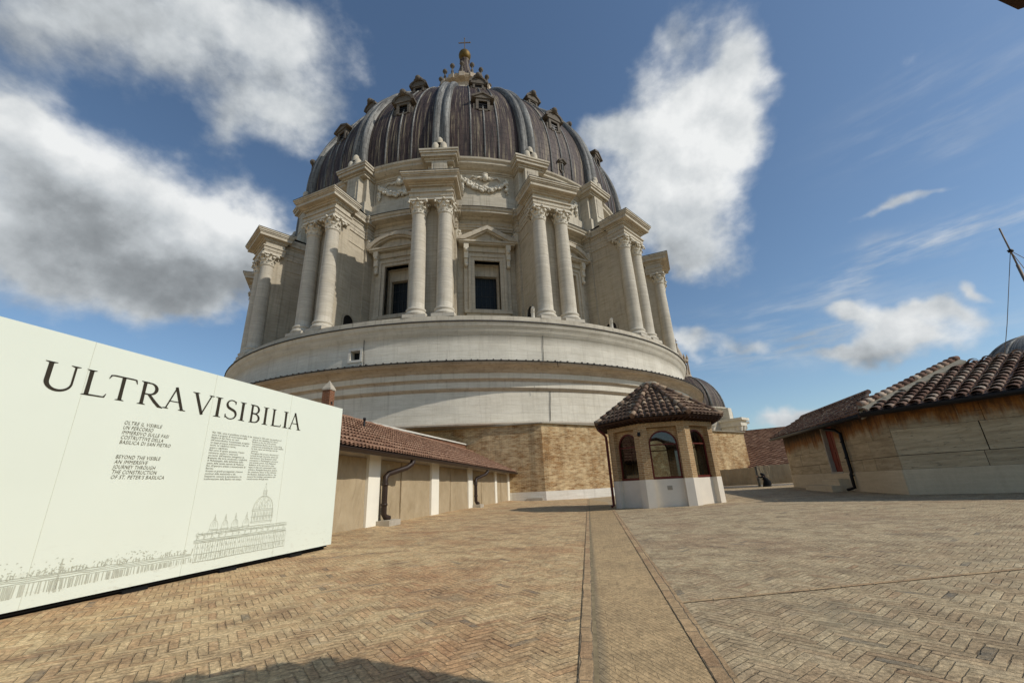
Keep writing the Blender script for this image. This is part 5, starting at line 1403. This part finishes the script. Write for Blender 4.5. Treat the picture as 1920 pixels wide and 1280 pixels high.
tile_roof('roof_tiles', M['tile_grey'], r2, o, xd, yd, W_, hh, a=2.0, cw=.33, rl=.30)
# mortared verge between the two roofs, with its own row of cover tiles
vm_ = MB()
va = Vector(o) + Vector(xd).normalized() * .30; vb = Vector(o) + Vector(xd).normalized() * 1.95 + Vector(yd).normalized() * hh
dv = (vb - va); side = Vector((-dv.y, dv.x, 0)).normalized()
for i in range(1):
    P = [va + side * .30 - Vector((0, 0, .2)), va - side * .02 - Vector((0, 0, .12)), vb - side * .02 - Vector((0, 0, .12)), vb + side * .30 - Vector((0, 0, .2))]
    Q = [p + Vector((0, 0, h_)) for p, h_ in zip(P, (.46, .20, .20, .46))]
    vm_.face(Q); vm_.face(P[::-1])
    for k in range(4): vm_.face([P[k], P[(k + 1) % 4], Q[(k + 1) % 4], Q[k]])
vm_.build('mortar_verge', M['mortar_strip'], r2)
vt = MB(); n = 17
for i in range(n):
    p, q = va.lerp(vb, i / n) + side * .22, va.lerp(vb, (i + 1.1) / n) + side * .22
    vt.tube([p + Vector((0, 0, .27)), q + Vector((0, 0, .23))], [.10, .085], 8, True, random.random())
vt.build('verge_tiles', M['tile_grey'], r2)
gt = MB(); gt.tube([wp(-.1, -.56, ez(0, 'l') - .07, 'l'), wp(LL + .5, -.56, ez(LL, 'l') - .07, 'l')], .07, 8); gt.tube([wp(-.4, -.58, ez(0, 'r') - .07, 'r'), wp(LR, -.58, ez(LR, 'r') - .07, 'r')], .07, 8)
gt.build('gutter', M['black_metal_and_shade'], rb)
bx_ = MB(); 
for q in ((wp(.3, 1.7, 0, 'l'), wp(LL, 1.7, 0, 'l')),): pass
pts = [wp(LL, 0, 0, 'l'), wp(LL, 5, 0, 'l'), wp(LR, 5, 0, 'r'), wp(LR, .05, 0, 'r')]
bx_.box(0, .01, 0, .01, 0, .01)
# back of the building, closing the volume
bk = MB()
bk.face([wp(LL, 1.3, -.3, 'l'), wp(4.4, 1.3, -.3, 'l'), wp(4.4, 1.3, 3.6, 'l'), wp(LL, 1.3, 3.85, 'l')]); bk.face([wp(1.6, 3.1, -.3, 'r'), wp(LR, 3.1, -.3, 'r'), wp(LR, 3.1, 3.9, 'r'), wp(1.6, 3.1, 3.9, 'r')])
bk.build('back_wall', M['plaster_old'], rb)

# ------------------------------------------------------------------ canvas barriers, tiled roof and person between kiosk and building
def barrier(name, label, p, q, h, seed, white=True):
    d = Vector((q[0] - p[0], q[1] - p[1])); Ln = d.length
    o = thing(name, label, 'barrier', frame2(p[0], p[1], gz(*p), d.x, d.y), 'canvas barriers by the crouching person')
    mb = MB(); r = random.Random(seed); rows = []
    ph = [(r.uniform(0, 6), r.uniform(3, 8), r.uniform(-2, 2)) for _ in range(5)]
    dz = gz(*q) - gz(*p)
    for j in range(13):
        v = j / 12
        rows.append([(Ln * i / 30, -sum(.022 * abs(sin(a + f * (i / 30) + g * v)) ** 3 for a, f, g in ph), .14 + (h - .14) * v + dz * i / 30 + (.012 * sin(i * .9) if j == 12 else 0)) for i in range(31)])
    mb.grid(rows); mb.grid([[(x, .06, z) for x, y, z in r_] for r_ in rows]); mb.face([(0, 0, h), (Ln, 0, h + dz), (Ln, .06, h + dz), (0, .06, h)])
    mb.build('canvas', M['canvas'], o)
    k = MB(); k.box(0, Ln, -.05, .1, -.05 + min(0, dz), .13 + min(0, dz)); k.build('kerb', M['plaster_old'], o)
    pm_ = MB(); pm_.box(-.03, .03, -.06, .07, 0, h + .03); pm_.box(Ln - .04, Ln + .01, -.06, .07, 0, h + .03 + dz); pm_.build('end_post', M['mortar_strip'], o)
barrier('canvas_barrier', 'wrinkled beige canvas barrier running back from the crouching person towards the kiosk', (15.2, 34.6), (16.55, 31.0), 1.30, 4)
barrier('canvas_barrier', 'half lit canvas barrier right of the crouching person, ending at the travertine building', (16.62, 30.95), (19.6, 29.9), 1.36, 9)
# tiled roof behind the barriers: pan tiles run down to the right
P0 = Vector((25.6, 52.1, 5.95)); P1 = Vector((34.1, 47.0, 6.0))
rt_ = thing('tiled_roof_slope', 'brown tiled roof slope behind the canvas barriers with tile rows running down to the right', 'roof', T(0, 0, 0))
xe = (P1 - P0).normalized(); dn = Vector((-.515, -.857, -.46)); dn = (dn - xe * dn.dot(xe)).normalized()
cold = (xe * .72 + dn * .70).normalized()          # direction of the tile columns, downwards
nn = xe.cross(dn).normalized() * -1
perp = nn.cross(cold).normalized()
if perp.dot(xe) < 0: perp = -perp
mb = MB(); A = [P0 - xe * 3, P1 + xe * 2, P1 + xe * 2 + dn * 12, P0 - xe * 3 + dn * 12]; 
if (A[1] - A[0]).cross(A[3] - A[0]).z < 0: A = [A[1], A[0], A[3], A[2]]
mb.face(A); Bk = [p - Vector((0, 0, .25)) for p in A]; mb.face(Bk[::-1])
for i in range(4): mb.face([A[i], Bk[i], Bk[(i + 1) % 4], A[(i + 1) % 4]])
A2 = [P0 - xe * 3 + dn * 11.9, P1 + xe * 2 + dn * 11.9]; mb.face([A2[0], A2[1], Vector((A2[1].x, A2[1].y, -.5)), Vector((A2[0].x, A2[0].y, -.5))])
mb.build('roof_bed', M['pan'], rt_)
tm_ = MB(); r = random.Random(8); nz_ = nn if nn.z > 0 else -nn
for i in range(54):
    t = -9 + i * .5; st_p = P0 + xe * t + nz_ * .02
    y = 0; Lmax = 16.6
    while y < Lmax:
        p = st_p + cold * y
        w_ = [p + perp * (.17 * cos(pi * k / 4)) + nz_ * (.16 * sin(pi * k / 4) + .0) for k in range(5)]
        q_ = [p + cold * .5 + perp * (.18 * cos(pi * k / 4)) + nz_ * (.16 * sin(pi * k / 4) + .035) for k in range(5)]
        rel = (p - P0).dot(dn)
        if rel < 12: tm_.grid([w_, q_], False, None, min(1, max(0, r.gauss(.45, .22))), True)
        y += .46
tm_.build('roof_tiles', M['tile_red'], rt_)
cp_ = MB(); cp_.tube([P0 - xe * 3 + Vector((0, 0, .05)), P1 + xe * 2 + Vector((0, 0, .05))], .13, 8); cp_.build('ridge', M['pan'], rt_)

# person bending by the barrier, black robe and veil, one arm reaching out
def person():
    o = thing('person', 'person in a long black robe bending by the canvas barrier, one arm outstretched', 'person', frame2(16.62, 30.35, gz(16.62, 30.35), .876, -.482))
    # local x runs to the right in the photo, y away from the viewer; figure faces left (-x)
    sp = [(.10, 0, .30), (.12, 0, .46), (.06, 0, .58), (-.02, 0, .68), (-.07, 0, .73)]
    body = bmesh.new(); 
    me = bpy.data.meshes.new('body'); vs = [(.12, 0, .40), (.08, 0, .54), (.0, 0, .66), (-.06, 0, .72), (-.085, 0, .765), (-.10, 0, .82),
          (-.02, -.10, .66), (-.17, -.10, .60), (-.30, -.09, .655), (-.36, -.09, .675),
          (-.01, .10, .65), (-.03, .11, .50), (-.08, .08, .40),
          (.12, -.06, .34), (.0, -.07, .22), (.10, -.07, .04), (.03, -.07, .02), (.12, .06, .34), (.02, .07, .20), (.12, .07, .04), (.05, .07, .02)]
    ed = [(0, 1), (1, 2), (2, 3), (3, 4), (4, 5), (2, 6), (6, 7), (7, 8), (8, 9), (2, 10), (10, 11), (11, 12), (0, 13), (13, 14), (14, 15), (15, 16), (0, 17), (17, 18), (18, 19), (19, 20)]
    rad = [.09, .08, .085, .035, .05, .055, .04, .032, .024, .02, .04, .032, .022, .06, .05, .03, .02, .06, .05, .03, .02]
    for k, (dy, dz, L) in enumerate(((-.018, .012, .06), (-.006, .018, .07), (.006, .018, .068), (.017, .012, .052), (.0, -.02, .04))):
        a = len(vs); vs += [(-.36 - L * .55, -.09 + dy, .675 + dz), (-.36 - L, -.09 + dy * 1.3, .672 + dz * .8)]; ed += [(9, a), (a, a + 1)]; rad += [.008, .007]
    me.from_pydata(vs, ed, [])
    b = bpy.data.objects.new('body', me); COL.objects.link(b); b.parent = o
    sk = b.modifiers.new('skin', 'SKIN')
    for i, q in enumerate(me.skin_vertices[0].data): q.radius = (rad[i], rad[i]); q.use_root = (i == 0)
    b.modifiers.new('sub', 'SUBSURF').levels = 1
    dg = bpy.context.evaluated_depsgraph_get(); nm = bpy.data.meshes.new_from_object(b.evaluated_get(dg)); b.modifiers.clear(); b.data = nm; nm.name = 'body'
    nm.materials.clear(); nm.materials.append(M['skin'])
    mb = MB()     # robe: loft of ellipses along the bent back
    secs = [(.10, .0, .26, .21), (.10, .08, .25, .20), (.13, .20, .25, .20), (.14, .34, .215, .18), (.12, .48, .17, .16), (.06, .60, .13, .15), (-.02, .69, .085, .11), (-.06, .735, .05, .06)]
    rows = []
    for i, (cx, cz, rx, ry) in enumerate(secs):
        rows.append([(cx + rx * (1 + .05 * sin(5 * t + i * .4)) * cos(t), ry * (1 + .06 * sin(6 * t)) * sin(t), cz + (.04 * cos(t) * -1 if i > 3 else 0)) for t in [2 * pi * k / 20 for k in range(20)]])
    mb.grid(rows, True); mb.face(rows[-1])
    mb.tube([(.02, -.11, .66), (-.10, -.115, .625), (-.17, -.105, .605), (-.25, -.098, .635), (-.31, -.09, .66)], [.075, .06, .052, .044, .038], 10)
    mb.tube([(.02, .11, .64), (-.02, .12, .52), (-.06, .10, .44)], [.07, .06, .05], 10)
    mb.build('robe', M['black_cloth'], o)
    mb = MB(); mb.ball((-.085, 0, .815), .082, 14, 10, (1, .95, 1.1)); mb.tube([(-.07, 0, .86), (-.02, 0, .80), (.03, 0, .70), (.08, 0, .60)], [.05, .085, .10, .05], 10); mb.build('veil', M['black_cloth'], o)
    mb = MB(); mb.ball((-.152, 0, .80), .035, 10, 8, (.6, .9, 1.2)); mb.ball((-.178, 0, .798), .011, 6, 5); mb.build('face', M['skin'], o)
person()

# ------------------------------------------------------------------ smaller domes further away
def lesser_dome(name, label, x, y, z0, R, seg, a_rot, H_, lantern=True, drum=True, mat='lead'):
    o = thing(name, label, 'dome', T(x, y, 0) @ RZ(a_rot), 'lesser domes')
    pr_ = [(R * cos(t) * (1 if t < 1.2 else 1), z0 + H_ * sin(t)) for t in [i / 18 * 1.42 for i in range(19)]]
    mb = MB(); mb.lathe(pr_, n=48, uscale=R * 1.6); mb.build('shell', M[mat], o)
    rm = MB(); rm.tube([pol(r_ + .06, 0, z) for r_, z in pr_], [.2 - .006 * i for i in range(19)], 6); RM = rm.mesh('rib', M['lead_rib'])
    for k in range(seg): link('rib', RM, o, RZ(2 * pi * k / seg))
    if drum:
        mb = MB(); mb.lathe([(R * .98, z0 - 9), (R * .98, z0 - .9), (R * 1.06, z0 - .7), (R * 1.12, z0 - .35), (R * 1.12, z0 - .15), (R * 1.0, z0)], n=48, smooth=False); mb.build('drum', M['trav_plain'], o)
        bm_ = MB()
        for zz in (0,):
            bm_.box(-.75, .75, -R * 1.42, -R * .9, z0 - 9, z0 - 2.6)
            for sx in (-.5, .5): bm_.lathe([(.34, z0 - 9), (.30, z0 - 8.6), (.27, z0 - 4.1), (.42, z0 - 3.5), (.44, z0 - 3.3)], (sx, -R * 1.46), n=10)
            bm_.box(-1.0, 1.0, -R * 1.55, -R * .9, z0 - 3.3, z0 - 2.5); bm_.box(-1.25, 1.25, -R * 1.62, -R * .9, z0 - 2.5, z0 - 2.15); bm_.box(-.55, .55, -R * 1.25, -R * .9, z0 - 2.15, z0 - .4)
        BM_ = bm_.mesh('buttress', M['trav_ring'])
        for k in range(seg): link('buttress', BM_, o, RZ(2 * pi * (k + .5) / seg))
    if lantern:
        zt = z0 + H_ * .99
        mb = MB(); mb.lathe([(1.5, zt - .4), (1.5, zt + .2), (.95, zt + .3), (.9, zt + 2.4), (1.4, zt + 2.6), (1.45, zt + 2.9), (.9, zt + 3.1), (.6, zt + 4.2), (.2, zt + 5.4), (.12, zt + 5.9)], n=20, smooth=False)
        for k in range(8): mb.lathe([(.16, zt + .2), (.13, zt + 2.4)], (1.25 * sin(k * pi / 4), 1.25 * cos(k * pi / 4)), n=6); mb.lathe([(.16, zt + 2.9), (.2, zt + 3.3), (.03, zt + 3.9)], (1.3 * sin(k * pi / 4), 1.3 * cos(k * pi / 4)), n=6)
        mb.ball((0, 0, zt + 6.0), .22); mb.build('lantern', M['trav_dark'], o)
        mb = MB(); mb.box(-.04, .04, -.04, .04, zt + 6.1, zt + 7.0); mb.box(-.28, .28, -.035, .035, zt + 6.6, zt + 6.68); mb.build('cross', M['iron'], o)
    return o
lesser_dome('lesser_dome', 'small brown ribbed dome half hidden behind the right edge of the great drum', 28.55, 70.0, 11.4, 5.3, 8, .30, 5.9)
lesser_dome('lesser_dome', 'grey dome cut off by the right photo edge above the tiled roof', 49.0, 38.2, 7.4, 4.6, 12, .1, 4.9, False, True, 'lead_rib')

# ------------------------------------------------------------------ mast with guy wires
mx, my = 19.2, 14.4
ms = thing('antenna_mast', 'thin steel mast held by wires beyond the tiled roof', 'mast', T(mx, my, 0))
mb = MB(); mb.tube([(0, 0, 0), (0, 0, 8.0)], .045, 8); mb.tube([(0, 0, 8.0), (0, 0, 9.6)], .026, 8); mb.build('pole', M['iron'], ms)
mb = MB(); mb.tube([(0, 0, 8.55), (0, 0, 8.64)], .075, 8); mb.box(-.12, .12, -.015, .015, 8.58, 8.62); mb.build('collar', M['black_metal_and_shade'], ms)
for gx, gy in ((-1.1, 1.35), (2.2, .6), (.2, -3.0)):
    mb = MB(); mb.tube([(0, 0, 8.6), (gx * .5, gy * .5, 5.9), (gx, gy, 3.4)], .011, 5); mb.build('guy_wire', M['iron'], ms)
# small pale hooded vent standing on the ring beside the columns
def vent(a, label):
    p = pol(28.6, a * D, 14.12); mb = MB()
    mb.lathe([(.16, 0), (.15, .55), (.2, .6)], n=10); mb.tube([(0, 0, .55), (0, 0, .8), (.02, -.12, .95), (.02, -.28, .9)], [.15, .16, .15, .13], 10); mb.box(-.2, .2, -.2, .2, -.02, .05)
    o = mb.build('vent', M['plaster_old']); o.matrix_world = T(AX + p[0], AY + p[1], p[2]); tag(o, label, 'vent', 'small vents on the drum ledge')
vent(17.2, 'small pale hooded vent on the ledge left of the right-hand central column pair')
vent(33.4, 'small pale hooded vent on the ledge at the lit right side of the drum')
